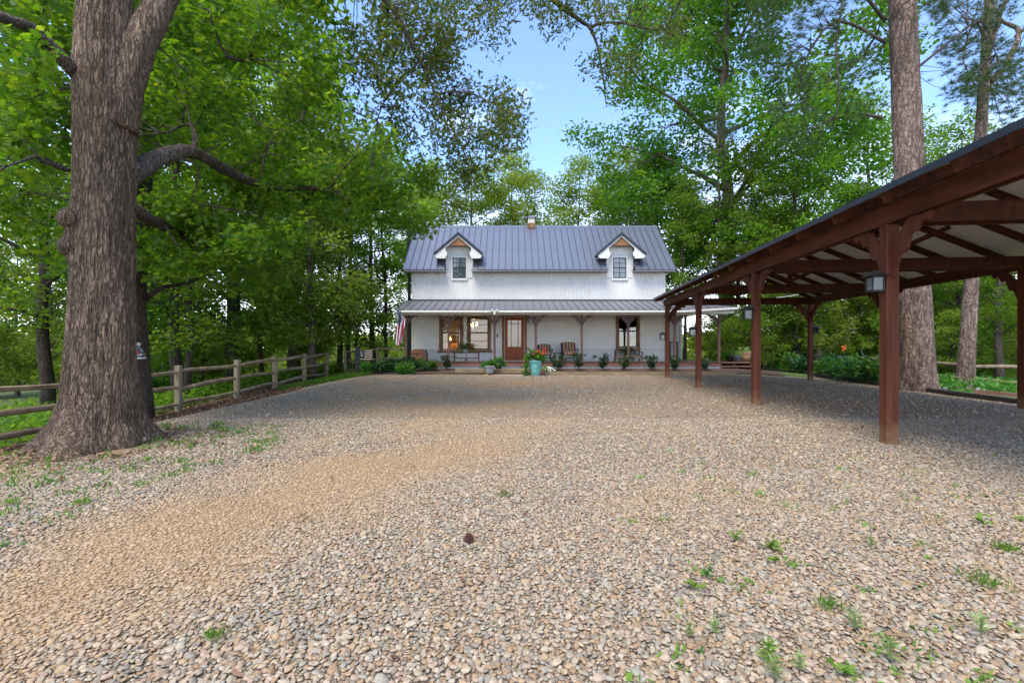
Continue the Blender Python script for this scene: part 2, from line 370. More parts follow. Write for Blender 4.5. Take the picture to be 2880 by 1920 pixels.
M['leafgrey'] = leafmat('grey_green_leaves', [(.14, .22, .07), (.19, .27, .10), (.25, .32, .13)], .3)
M['fern'] = leafmat('fern_fronds', [(.02, .07, .012), (.035, .10, .016), (.055, .13, .02)], .3)
M['grass'] = leafmat('grass_blades', [(.05, .12, .012), (.08, .17, .016), (.12, .21, .03)], .35)
M['litter'] = leafmat('brown_leaf_litter', [(.10, .05, .03), (.17, .09, .05), (.24, .15, .09), (.07, .035, .022)], .1, .8, (1, 1, 1))

# ------------------------------------------------------------------ terrain
def drop(y): return np.interp(y, [0, 7, 12, 16.6, 21, 40], [-.70, -.68, -.57, -.40, -.29, -.6])
def gz(x, y):
    x = np.asarray(x, float); y = np.asarray(y, float)
    z = drop(y) * sm(-5.2, -8.6, x)
    z = z - .11 * np.clip(-x - 9.2, 0, 30)
    z = z - .12 * sm(9.3, 12.0, x) - .05 * np.clip(x - 12.5, 0, 30)
    house = sm(-9, -5.5, x) * sm(15, 11, x)
    z = z + house * (.03 * sm(13, 18, y) + .14 * sm(18.2, 19.6, y)) - .06 * np.clip(y - 29, 0, 40)
    return z
def axis(a, b, near, fine, coarse):
    out = [0.0]; s = fine
    while out[-1] < b: out.append(out[-1] + s); s = fine if out[-1] < near else min(s * 1.12, coarse)
    neg = [0.0]; s = fine
    while neg[-1] > a: neg.append(neg[-1] - s); s = fine if -neg[-1] < near else min(s * 1.12, coarse)
    return np.array(sorted(set(neg[1:] + out)))
def xl(y): return np.interp(y, [-6, 0, 3, 5, 6.2, 7, 9, 12, 15, 18, 18.6], [-9.5, -9.5, -9.2, -8.0, -6.1, -6.1, -6.9, -7.3, -7.35, -7.9, -8]) + .12 * np.sin(y * 2.3) + .07 * np.sin(y * 5.1)
def xr(y): return np.interp(y, [-6, 6, 10.2, 14.1, 18.6, 24.3], [11.2, 11.2, 11.3, 12.0, 12.65, 13.4])
def gmat(name, build):
    m, t, p, N = mat(name); build(m, t, p, N); return m
def ground_nodes(m, t, p, N):
    ge = N('ShaderNodeNewGeometry'); n = N('ShaderNodeTexNoise'); n.inputs['Scale'].default_value = .9; n.inputs['Detail'].default_value = 9; n.inputs['Roughness'].default_value = .7
    t.links.new(ge.outputs['Position'], n.inputs['Vector'])
    cr = N('ShaderNodeValToRGB'); e = cr.color_ramp.elements
    e[0].position = .34; e[0].color = (.055, .042, .022, 1); e[1].position = .62; e[1].color = (.07, .13, .018, 1)
    k = e.new(.5); k.color = (.06, .085, .02, 1)
    t.links.new(n.outputs['Fac'], cr.inputs[0]); t.links.new(cr.outputs[0], p.inputs['Base Color']); p.inputs['Roughness'].default_value = .95
    n2 = N('ShaderNodeTexNoise'); n2.inputs['Scale'].default_value = 25; n2.inputs['Detail'].default_value = 6; t.links.new(ge.outputs['Position'], n2.inputs['Vector'])
    b = N('ShaderNodeBump'); b.inputs['Distance'].default_value = .05; b.inputs['Strength'].default_value = .8
    t.links.new(n2.outputs['Fac'], b.inputs['Height']); t.links.new(b.outputs[0], p.inputs['Normal'])
M['ground'] = gmat('woodland_floor', ground_nodes)
ax_ = axis(-320, 320, 20, .5, 14); ay_ = axis(-60, 500, 34, .5, 14)
GX, GY = np.meshgrid(ax_, ay_)
GZ = gz(GX, GY)
inyard = (GX > xl(GY) - .4) & (GX < xr(GY) + .4) & (GY < 19.0) & (GY > -6.5)
GZ = np.where(inyard, GZ - .06, GZ)
GZ = np.where((GY > 60), np.maximum(GZ, -3.5), GZ); GZ = np.maximum(GZ, -3.5)
meta(link('ground', grid_mesh('ground', GX, GY, GZ, M['ground'])), kind='structure')

# gravel yard sheet and its dust / clay masks
TRK = [(-2.6, .6), (-2.35, 1.8), (-2.05, 3.0), (-1.6, 4.0), (-.85, 5.0), (-.2, 6.2), (.6, 8.0)]
def seg_dist(x, y, pts):
    d = np.full(np.shape(x), 1e9)
    for (ax, ay), (bx, by) in zip(pts[:-1], pts[1:]):
        tx, ty = bx - ax, by - ay; L2 = tx * tx + ty * ty
        t = np.clip(((x - ax) * tx + (y - ay) * ty) / L2, 0, 1)
        d = np.minimum(d, np.hypot(x - ax - t * tx, y - ay - t * ty))
    return d
def fbm(x, y, s=0):
    return .5 * vnoise(x, y, s) + .28 * vnoise(x * 2.1, y * 2.1, s + 1) + .16 * vnoise(x * 4.3, y * 4.3, s + 2) + .08 * vnoise(x * 9, y * 9, s + 3)
def dust(x, y):
    d = seg_dist(x, y, TRK) + (fbm(x * 1.3, y * 1.3, 3) - .5) * 1.0 + (fbm(x * 6, y * 6, 13) - .5) * .35
    a = 1 - sm(.15, 1.25, d)
    a = a * np.interp(y, [0, 4.8, 6.5, 9], [1, 1, .55, .1])
    b = .55 * sm(.50, .68, fbm(x * .8, y * .8, 9)) * sm(2.0, 4.5, y) * sm(3.5, 1.0, x) + .03
    return np.clip(np.maximum(a, b), 0, 1)
def clay(x, y):
    a = np.zeros(np.shape(x))
    for cx, cy, r in [(6.3, 13.6, .9), (6.4, 10.6, 1.1), (6.9, 9.2, .9), (5.7, 15.6, .6), (2.9, 2.2, .35), (5.2, 6.6, .5), (0.6, 14.2, 1.2)]:
        a = np.maximum(a, np.exp(-(((x - cx) / (r * 1.5)) ** 2 + ((y - cy) / r) ** 2)) * sm(.3, .6, fbm(x * 2, y * 2, 5)))
    return np.clip(a, 0, 1)
yy = np.concatenate([np.linspace(-6, 1, 15), np.linspace(1.1, 9, 130), np.linspace(9.2, 18.55, 60)])
ss = np.linspace(0, 1, 150)
YY = np.repeat(yy[:, None], len(ss), 1)
XX = xl(YY) * (1 - ss)[None, :] + xr(YY) * ss[None, :]
ZZ = gz(XX, YY) - .004 + (fbm(XX * 1.6, YY * 1.6, 6) - .5) * .03
STONE = [(0.247, 0.166, 0.095), (0.299, 0.214, 0.124), (0.279, 0.232, 0.164), (0.204, 0.178, 0.137), (0.247, 0.230, 0.183), (0.343, 0.286, 0.208), (0.222, 0.160, 0.107), (0.299, 0.222, 0.161), (0.184, 0.160, 0.127), (0.318, 0.257, 0.179)]
def gravel_nodes(m, t, p, N):
    ge = N('ShaderNodeNewGeometry')
    nw = N('ShaderNodeTexNoise'); nw.inputs['Scale'].default_value = 30; t.links.new(ge.outputs['Position'], nw.inputs['Vector'])
    vo = N('ShaderNodeTexVoronoi'); vo.inputs['Scale'].default_value = 40; t.links.new(ge.outputs['Position'], vo.inputs['Vector'])
    sp = N('ShaderNodeSeparateColor'); t.links.new(vo.outputs['Color'], sp.inputs[0])
    cr = N('ShaderNodeValToRGB'); cr.color_ramp.interpolation = 'CONSTANT'; e = cr.color_ramp.elements
    while len(e) < len(STONE): e.new(.5)
    for i, c in enumerate(STONE): e[i].position = i / len(STONE); e[i].color = (*c, 1)
    t.links.new(sp.outputs[0], cr.inputs[0])
    v2 = N('ShaderNodeTexVoronoi'); v2.feature = 'DISTANCE_TO_EDGE'; v2.inputs['Scale'].default_value = 40; t.links.new(ge.outputs['Position'], v2.inputs['Vector'])
    ed = N('ShaderNodeMapRange'); ed.inputs[1].default_value = .0; ed.inputs[2].default_value = .10; t.links.new(v2.outputs['Distance'], ed.inputs[0])
    md = N('ShaderNodeMix'); md.data_type = 'RGBA'; md.inputs[6].default_value = (.20, .14, .09, 1)
    t.links.new(ed.outputs[0], md.inputs[0]); t.links.new(cr.outputs[0], md.inputs[7])
    at = N('ShaderNodeAttribute'); at.attribute_name = 'dust'
    sandn = N('ShaderNodeTexNoise'); sandn.inputs['Scale'].default_value = 60; sandn.inputs['Detail'].default_value = 5; t.links.new(ge.outputs['Position'], sandn.inputs['Vector'])
    sc = N('ShaderNodeValToRGB'); sc.color_ramp.elements[0].position = .3; sc.color_ramp.elements[1].position = .7
    sc.color_ramp.elements[0].color = (.28, .175, .085, 1); sc.color_ramp.elements[1].color = (.40, .265, .14, 1); t.links.new(sandn.outputs['Fac'], sc.inputs[0])
    dm = N('ShaderNodeMath'); dm.operation = 'MULTIPLY'; dm.inputs[1].default_value = .8; t.links.new(at.outputs['Fac'], dm.inputs[0])
    m2 = N('ShaderNodeMix'); m2.data_type = 'RGBA'; t.links.new(dm.outputs[0], m2.inputs[0]); t.links.new(md.outputs[2], m2.inputs[6]); t.links.new(sc.outputs[0], m2.inputs[7])
    ac = N('ShaderNodeAttribute'); ac.attribute_name = 'clay'
    cm = N('ShaderNodeMath'); cm.operation = 'MULTIPLY'; cm.inputs[1].default_value = .7; t.links.new(ac.outputs['Fac'], cm.inputs[0])
    m3 = N('ShaderNodeMix'); m3.data_type = 'RGBA'; m3.inputs[7].default_value = (.34, .145, .05, 1)
    t.links.new(cm.outputs[0], m3.inputs[0]); t.links.new(m2.outputs[2], m3.inputs[6]); t.links.new(m3.outputs[2], p.inputs['Base Color'])
    p.inputs['Roughness'].default_value = .9; p.inputs['Specular IOR Level'].default_value = .2
    b = N('ShaderNodeBump'); b.inputs['Distance'].default_value = .02; b.inputs['Strength'].default_value = .8
    t.links.new(ed.outputs[0], b.inputs['Height']); t.links.new(b.outputs[0], p.inputs['Normal'])
M['gravel'] = gmat('gravel_yard', gravel_nodes)
meta(link('gravel_yard', grid_mesh('gravel_yard', XX, YY, ZZ, M['gravel'], attrs={'dust': dust(XX, YY), 'clay': clay(XX, YY)})), kind='structure')

# loose stones: one object, instanced from eight stone shapes
def stone_nodes(m, t, p, N):
    a = N('ShaderNodeAttribute'); a.attribute_type = 'INSTANCER'; a.attribute_name = 'tint'
    cr = N('ShaderNodeValToRGB'); cr.color_ramp.interpolation = 'CONSTANT'; e = cr.color_ramp.elements
    while len(e) < len(STONE): e.new(.5)
    for i, c in enumerate(STONE): e[i].position = i / len(STONE); e[i].color = (*c, 1)
    t.links.new(a.outputs['Fac'], cr.inputs[0])
    tcn = N('ShaderNodeTexCoord'); n = N('ShaderNodeTexNoise'); n.inputs['Scale'].default_value = 3; n.inputs['Detail'].default_value = 6; t.links.new(tcn.outputs['Object'], n.inputs['Vector'])
    hv = N('ShaderNodeHueSaturation'); mr = N('ShaderNodeMapRange'); mr.inputs[1].default_value = .3; mr.inputs[2].default_value = .7; mr.inputs[3].default_value = .78; mr.inputs[4].default_value = 1.22
    t.links.new(n.outputs['Fac'], mr.inputs[0]); t.links.new(mr.outputs[0], hv.inputs['Value']); t.links.new(cr.outputs[0], hv.inputs['Color'])
    d = N('ShaderNodeAttribute'); d.attribute_type = 'INSTANCER'; d.attribute_name = 'dust'
    dm = N('ShaderNodeMath'); dm.operation = 'MULTIPLY'; dm.inputs[1].default_value = .75; t.links.new(d.outputs['Fac'], dm.inputs[0])
    m2 = N('ShaderNodeMix'); m2.data_type = 'RGBA'; m2.inputs[7].default_value = (.35, .232, .122, 1)
    t.links.new(dm.outputs[0], m2.inputs[0]); t.links.new(hv.outputs[0], m2.inputs[6]); t.links.new(m2.outputs[2], p.inputs['Base Color'])
    p.inputs['Roughness'].default_value = .75; p.inputs['Specular IOR Level'].default_value = .3
M['stone'] = gmat('pebble', stone_nodes)
stones = bpy.data.collections.new('stone_shapes')
for k in range(8):
    bm = bmesh.new(); bmesh.ops.create_icosphere(bm, subdivisions=2, radius=1)
    g = np.random.default_rng(100 + k); pl = g.normal(size=(9, 3)); pl /= np.linalg.norm(pl, axis=1)[:, None]; pd = g.uniform(.62, .92, 9)
    for v in bm.verts:
        c = np.array(v.co)
        for n_, d_ in zip(pl, pd):
            e_ = c @ n_ - d_
            if e_ > 0: c = c - n_ * e_ * .85
        v.co = c * [1.0, g.uniform(.68, .88), g.uniform(.34, .48)]
    me = bpy.data.meshes.new('pebble'); bm.to_mesh(me); bm.free(); me.materials.append(M['stone'])
    me.polygons.foreach_set('use_smooth', [True] * len(me.polygons))
    stones.objects.link(bpy.data.objects.new('pebble', me))
pts = []
def scatter(y0, y1, sp, keep, size):
    ys = np.arange(y0, y1, sp); 
    for y in ys:
        hw = y * 1.17 + 1.3
        x = np.arange(-hw, hw, sp); x = x + rng.uniform(-.5, .5, len(x)) * sp; yv = y + rng.uniform(-.5, .5, len(x)) * sp
        k = (rng.random(len(x)) < keep) & (x > xl(yv)) & (x < xr(yv) - .15) & (np.hypot(x + 4.87, yv - 5.5) > .6)
        pts.append(np.stack([x[k], yv[k], np.full(k.sum(), size)], 1))
scatter(1.2, 2.6, .0205, .97, .0136); scatter(2.6, 4.4, .0215, .96, .0138); scatter(4.4, 7.5, .030, .94, .0158); scatter(7.5, 17.8, .075, .8, .019)
P_ = np.concatenate(pts)
px_, py_ = P_[:, 0], P_[:, 1]; du = dust(px_, py_); n_ = len(P_)
bare = (du > .7) & (rng.random(n_) < (du - .6) * .9)
P_ = P_[~bare]; px_, py_ = P_[:, 0], P_[:, 1]; du = du[~bare]; n_ = len(P_)
siz = P_[:, 2] * rng.lognormal(0, .26, n_) * (1 - .18 * du)
zz = gz(px_, py_) + (fbm(px_ * 1.6, py_ * 1.6, 6) - .5) * .03 + siz * rng.uniform(-.18, .30, n_) - du * siz * .3
me = bpy.data.meshes.new('gravel'); me.vertices.add(n_); me.vertices.foreach_set('co', np.stack([px_, py_, zz], 1).astype(np.float32).ravel())
def attr(nm, ty, arr, key='value'):
    a = me.attributes.new(nm, ty, 'POINT'); a.data.foreach_set(key, np.ascontiguousarray(arr).ravel())
rot = np.stack([rng.normal(0, .3, n_) * (1 - .6 * du), rng.normal(0, .3, n_) * (1 - .6 * du), rng.uniform(0, 6.28, n_)], 1).astype(np.float32)
patch = vnoise(px_ * 1.2, py_ * 1.2, 4)
tint = np.clip(rng.random(n_), 0, .999)
attr('rot', 'FLOAT_VECTOR', rot, 'vector'); attr('siz', 'FLOAT', siz.astype(np.float32)); attr('tint', 'FLOAT', tint.astype(np.float32))
attr('dust', 'FLOAT', np.maximum(np.clip(du * rng.uniform(.6, 1.2, n_), 0, 1), clay(px_, py_) * .5).astype(np.float32)); attr('pick', 'INT', rng.integers(0, 8, n_).astype(np.int32))
go = bpy.data.objects.new('gravel', me); C.objects.link(go); meta(go, 'loose tan and grey pebbles covering the yard', 'gravel', kind='stuff')
ng = bpy.data.node_groups.new('pebbles', 'GeometryNodeTree')
ng.interface.new_socket('Geometry', in_out='INPUT', socket_type='NodeSocketGeometry'); ng.interface.new_socket('Geometry', in_out='OUTPUT', socket_type='NodeSocketGeometry')
gi = ng.nodes.new('NodeGroupInput'); gou = ng.nodes.new('NodeGroupOutput'); ci = ng.nodes.new('GeometryNodeCollectionInfo'); ip = ng.nodes.new('GeometryNodeInstanceOnPoints')
ci.inputs['Collection'].default_value = stones; ci.inputs['Separate Children'].default_value = True; ci.inputs['Reset Children'].default_value = True
def na(nm, ty):
    q = ng.nodes.new('GeometryNodeInputNamedAttribute'); q.data_type = ty; q.inputs[0].default_value = nm; return q.outputs[0]
ng.links.new(gi.outputs[0], ip.inputs['Points']); ng.links.new(ci.outputs[0], ip.inputs['Instance']); ip.inputs['Pick Instance'].default_value = True
ng.links.new(na('pick', 'INT'), ip.inputs['Instance Index'])
e2r = ng.nodes.new('FunctionNodeEulerToRotation'); ng.links.new(na('rot', 'FLOAT_VECTOR'), e2r.inputs[0]); ng.links.new(e2r.outputs[0], ip.inputs['Rotation'])
ng.links.new(na('siz', 'FLOAT'), ip.inputs['Scale']); ng.links.new(ip.outputs[0], gou.inputs[0])
go.modifiers.new('pebbles', 'NODES').node_group = ng

# leaf litter strip along the left fence, mulch bed in front of the porch
ly = np.linspace(5.6, 19.5, 60); LS = np.linspace(0, 1, 10)
LY = np.repeat(ly[:, None], 10, 1); LX = (xl(LY) + .25 + .12 * np.sin(LY * 7)) * LS[None] + (-9.0) * (1 - LS[None])
meta(link('leaf_litter_strip', grid_mesh('leaf_litter_strip', LX, LY, gz(LX, LY) + .012, M['dirt'])), kind='structure')
nl = 700; a_ = rng.uniform(0, 6.28, nl); r_ = .6 + rng.gamma(1.5, .22, nl); lx, ly = -4.88 + r_ * np.cos(a_), 5.5 + r_ * np.sin(a_)
meta(link('fallen_leaves', leaf_mesh('fallen_leaves', np.stack([lx, ly, gz(lx, ly) + rng.uniform(.012, .03, nl)], 1), .075, .04, LEAF6, M['litter'], 1.4, 0, 6)), 'brown fallen leaves round the foot of the oak', 'leaf litter', kind='stuff')
nl = 420; ly = 1.5 + rng.random(nl) ** .8 * 14; lx = ly * rng.uniform(-1.2, 1.1, nl); k_ = (lx > xl(ly) + .3) & (lx < xr(ly) - .4); lx, ly = lx[k_], ly[k_]
meta(link('fallen_leaves', leaf_mesh('fallen_leaves', np.stack([lx, ly, gz(lx, ly) + .024], 1), .055, .022, LEAF6, M['litter'], 1.4, 0, 7)), 'stray brown leaves scattered over the gravel', 'leaf litter', kind='stuff')
nl = 9000; ly = rng.uniform(5.8, 19, nl); lx = -9.2 + (xl(ly) + .35 + 9.2) * rng.random(nl)
meta(link('fallen_leaves', leaf_mesh('fallen_leaves', np.stack([lx, ly, gz(lx, ly) + rng.uniform(.015, .05, nl)], 1), .09, .05, LEAF6, M['litter'], 1.2, 0, 5)), 'brown fallen leaves along the left rail fence', 'leaf litter', kind='stuff')
bx = np.linspace(-6.3, 11.2, 60); by = np.linspace(18.5, 20.3, 8); BX, BY = np.meshgrid(bx, by)
meta(link('mulch_bed', grid_mesh('mulch_bed', BX, BY, gz(BX, BY) + .03, M['dirt'])), kind='structure')

# ------------------------------------------------------------------ farmhouse
WY = 21.8; DZ = .46
WX0, WX1 = PX(1158, WY), PX(1871.6, WY)
house = thing('farmhouse', 'white two storey metal clad farmhouse with blue grey metal roof and full width porch', 'house', (1.3, 24.2, 0))
def hp(mb, name, mats, parent=None, **k): return mb.build(name, mats, house if parent is None else parent, **k)
def corrugated(x0, x1, z0, z1, y, pitch, amp, n=6):
    k = int((x1 - x0) / pitch * n) + 1; xs = np.linspace(x0, x1, k)
    X = np.stack([xs, xs]); Z = np.stack([np.full(k, z0), np.full(k, z1)]); Y = y + amp * np.sin(2 * np.pi * X / pitch)
    return X, Y, Z
EZ, RZ, RY, EY = 4.77, 7.54, 24.24, 21.3
SL = (RZ - EZ) / (RY - EY)
BYW = 2 * RY - WY                    # back wall plane
bz0 = 3.30
# solid core of the walls (set just behind the cladding), with openings left for windows and the door
W1 = (PX(1243, WY), PX(1296, WY), PZ(983, WY), PZ(893, WY)); W2 = (PX(1321, WY), PX(1373.5, WY), PZ(982, WY), PZ(893, WY))
DR = (PX(1420, WY), PX(1474, WY), DZ + .01, PZ(890, WY)); W3 = (PX(1739, WY), PX(1792, WY), PZ(976, WY), PZ(889, WY))
def wall_with_holes(mb, x0, x1, z0, z1, y, holes, th=.12, fn=None):
    xs = sorted(set([x0, x1] + [h[0] for h in holes] + [h[1] for h in holes])); zs = sorted(set([z0, z1] + [h[2] for h in holes] + [h[3] for h in holes]))
    for a, b in zip(xs[:-1], xs[1:]):
        for c, d in zip(zs[:-1], zs[1:]):
            mx_, mz_ = (a + b) / 2, (c + d) / 2
            if any(h[0] < mx_ < h[1] and h[2] < mz_ < h[3] for h in holes): continue
            mb.box(a, b, y, y + th, c, d)
mb = MB(); wall_with_holes(mb, WX0, WX1, .15, 3.35, WY + .03, [W1, W2, DR, W3]); hp(mb, 'wall_frame', M['white'])
# lap siding courses above, corrugated wainscot below (each kept clear of the openings)
ZS = PZ(980, WY)      # siding starts here
def cut_spans(x0, x1, zc, holes, pad=.0):
    spans = [(x0, x1)]
    for h in holes:
        if h[2] - pad < zc < h[3] + pad:
            ns = []
            for a, b in spans:
                if h[1] <= a or h[0] >= b: ns.append((a, b)); continue
                if h[0] > a: ns.append((a, h[0]))
                if h[1] < b: ns.append((h[1], b))
            spans = ns
    return spans
holes = [W1, W2, DR, W3]
mb = MB(); z = ZS; ch = .095
while z < 3.33:
    for a, b in cut_spans(WX0 + .06, WX1 - .06, z + ch / 2, holes):
        zt_ = z + ch - .020
        mb.add([(a, WY - .036, z), (b, WY - .036, z), (b, WY - .012, zt_), (a, WY - .012, zt_), (a, WY + .03, z), (b, WY + .03, z), (b, WY + .03, zt_), (a, WY + .03, zt_)],
               [(0, 1, 2, 3), (0, 4, 5, 1), (0, 3, 7, 4), (1, 5, 6, 2), (3, 2, 6, 7)])
    z += ch
hp(mb, 'lap_siding', M['white'])
wcs = MB(); xs = np.arange(WX0 + .02, WX1 - .02, .0135)
def corr_strip(mb, a, b, z0, z1, y, pitch, amp, step):
    n = max(2, int((b - a) / step)); x = np.linspace(a, b, n)
    vs = []; fs = []
    for i, q in enumerate(x):
        yv = y + amp * math.sin(2 * math.pi * q / pitch); vs += [(q, yv, z0), (q, yv, z1)]
        if i: fs.append((2 * i - 2, 2 * i, 2 * i + 1, 2 * i - 1))
    mb.add(vs, fs)
for a, b in cut_spans(WX0 + .02, WX1 - .02, .8, [DR]): corr_strip(wcs, a, b, DZ - .02, ZS - .05, WY - .008, .082, .011, .0137)
hp(wcs, 'corrugated_wainscot', M['white_metal'], smooth=True)
for a, b in cut_spans(WX0, WX1, .8, [DR, (W1[0] - .2, W2[1] + .25, 0, 9)]): mb = MB(); mb.box(a, b, WY - .035, WY + .02, ZS - .05, ZS - .012); hp(mb, 'wall_trim', M['trimwhite'])
for a in (WX0, WX1 - .07): mb = MB(); mb.box(a, a + .07, WY - .05, WY + .02, DZ, 3.3); hp(mb, 'corner_trim', M['trimwhite'])
# upper storey cladding with dormer openings handled by the dormer faces standing proud
mb = MB(); corr_strip(mb, WX0, WX1, 3.34, 4.80, WY - .014, .0762, .018, .0127); hp(mb, 'upper_wall', M['white_metal'], smooth=True)
mb = MB(); mb.box(WX0 + .01, WX1 - .01, WY + .04, WY + .14, 3.3, 4.82); mb.box(WX0, WX0 + .1, WY + .05, BYW, .2, 4.8); mb.box(WX1 - .1, WX1, WY + .05, BYW, .2, 4.8); mb.box(WX0, WX1, BYW, BYW + .1, .2, 4.8)
for xx in (WX0, WX1 - .1):      # gable triangles
    mb.add([(xx, WY + .05, 4.8), (xx, BYW, 4.8), (xx, RY, RZ - .14), (xx + .1, WY + .05, 4.8), (xx + .1, BYW, 4.8), (xx + .1, RY, RZ - .14)], [(0, 1, 2), (3, 5, 4), (0, 2, 5, 3), (1, 4, 5, 2), (0, 3, 4, 1)])
hp(mb, 'side_wall', M['white_metal'])
# roof: standing seam panels
RX0, RX1 = -5.12, 7.70; NP = 40; pw = (RX1 - RX0) / NP
nrm = Vector((0, -SL, 1)).normalized(); dn = Vector((0, 1, SL)).normalized(); LEN = math.hypot(RY - EY, RZ - EZ)
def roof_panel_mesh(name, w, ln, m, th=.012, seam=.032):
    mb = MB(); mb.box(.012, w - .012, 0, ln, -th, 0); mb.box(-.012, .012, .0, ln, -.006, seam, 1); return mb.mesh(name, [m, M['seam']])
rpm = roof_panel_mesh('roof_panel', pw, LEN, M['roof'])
ang = math.atan2(RZ - EZ, RY - EY)
D1, D2 = (-2.514, .625), (5.14, .625)    # dormer centre x, half width
def roof_panel(name, me, x, y, z, a, parent):
    o = bpy.data.objects.new(name, me); C.objects.link(o); o.location = (x, y, z); o.rotation_euler = (a, 0, 0)
    return adopt(o, parent)
for i in range(NP):
    x = RX0 + i * pw
    o = None
    for dc, hw in (D1, D2):
        if x + pw > dc - hw + .02 and x < dc + hw - .02:        # panels that stop against a dormer start above it
            y0 = 22.42; ln = (RY - y0) / math.cos(ang)
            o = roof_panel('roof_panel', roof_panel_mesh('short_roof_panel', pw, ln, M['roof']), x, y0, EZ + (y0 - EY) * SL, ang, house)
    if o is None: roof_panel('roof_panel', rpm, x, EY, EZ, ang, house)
mb = MB()
def slope_sheet(a, b, ya, yb_):
    o_ = -.03; q = [(a, ya, EZ + (ya - EY) * SL + o_), (b, ya, EZ + (ya - EY) * SL + o_), (b, yb_, EZ + (yb_ - EY) * SL + o_), (a, yb_, EZ + (yb_ - EY) * SL + o_)]
    mb.add(q + [(p[0], p[1], p[2] - .02) for p in q], [(0, 1, 2, 3), (4, 7, 6, 5), (0, 4, 5, 1), (1, 5, 6, 2), (2, 6, 7, 3), (3, 7, 4, 0)])
for a, b in ((RX0 + .02, D1[0] - D1[1] - .034), (D1[0] + D1[1] + .034, D2[0] - D2[1] - .034), (D2[0] + D2[1] + .034, RX1 - .02)): slope_sheet(a, b, EY + .03, RY)
for dc, hw in (D1, D2): slope_sheet(dc - hw - .034, dc + hw + .034, 22.45, RY)
hp(mb, 'roof_deck', M['roof'])
mb = MB(); mb.obox(((RX0 + RX1) / 2, (RY + 27.2) / 2, (RZ + EZ) / 2 - .03), ((RX1 - RX0) / 2, 0, 0), (0, (27.2 - RY) / 2, -(RZ - EZ) / 2), (0, .01, .01)); hp(mb, 'back_roof', M['roof'])
mb = MB()                                   # deck boards under the sheet, rake and eave boards; left open where the dormers pass
for a, b in ((RX0 + .03, D1[0] - D1[1]), (D1[0] + D1[1], D2[0] - D2[1]), (D2[0] + D2[1], RX1 - .03)):
    mb.box(a, b, EY + .03, EY + .055, EZ - .085, EZ - .016); mb.box(a, b, EY + .055, WY + .04, EZ - .08, EZ - .065)
hp(mb, 'eave_board', M['eave'])
mb = MB()
for xx in (RX0, RX1):
    mb = MB(); mb.beam((xx, EY, EZ - .05), (xx, RY, RZ - .05), .03, .13, m=0); mb.beam((xx, RY, RZ - .05), (xx, 27.2, EZ - .05), .03, .13); hp(mb, 'rake_trim', M['darkmetal'])
mb = MB(); w = .13
mb.add([(RX0, RY - w, RZ - w * SL + .05), (RX1, RY - w, RZ - w * SL + .05), (RX1, RY, RZ + .055), (RX0, RY, RZ + .055), (RX0, RY + w, RZ - w * SL + .05), (RX1, RY + w, RZ - w * SL + .05), (RX0, RY - w, RZ - w * SL + .01), (RX1, RY - w, RZ - w * SL + .01), (RX0, RY + w, RZ - w * SL + .01), (RX1, RY + w, RZ - w * SL + .01)],
       [(0, 1, 2, 3), (3, 2, 5, 4), (0, 6, 7, 1), (4, 5, 9, 8)]); hp(mb, 'ridge_cap', M['roof'])
# cupola vent
cx, cy = PX(1494, RY), RY
mb = MB(); mb.box(cx - .20, cx + .20, cy - .2, cy + .2, RZ - .12, RZ + .14, 1); mb.box(cx - .17, cx + .17, cy - .17, cy + .17, RZ + .14, RZ + .42)
for k in range(4): mb.obox((cx, cy - .178, RZ + .19 + k * .055), (.12, 0, 0), (0, .012, -.008), (0, .004, .012))
cup = hp(mb, 'ridge_vent', [M['cream'], M['trimwood']])
mb = MB(); mb.add([(cx - .25, cy - .25, RZ + .42), (cx + .25, cy - .25, RZ + .42), (cx + .25, cy + .25, RZ + .42), (cx - .25, cy + .25, RZ + .42), (cx - .05, cy - .05, RZ + .57), (cx + .05, cy - .05, RZ + .57), (cx + .05, cy + .05, RZ + .57), (cx - .05, cy + .05, RZ + .57)], [(0, 3, 2, 1), (4, 5, 6, 7), (0, 1, 5, 4), (1, 2, 6, 5), (2, 3, 7, 6), (3, 0, 4, 7)])
hp(mb, 'vent_cap', M['roof'], cup)
mb = MB(); mb.tube([(-5.27, 23.3, .3), (-5.27, 23.3, 7.85)], .085, 12); mb.tube([(-5.27, 23.3, 7.85), (-5.27, 23.3, 7.93)], [.13, .12], 12); hp(mb, 'flue_pipe', M['darkpipe'], smooth=False)
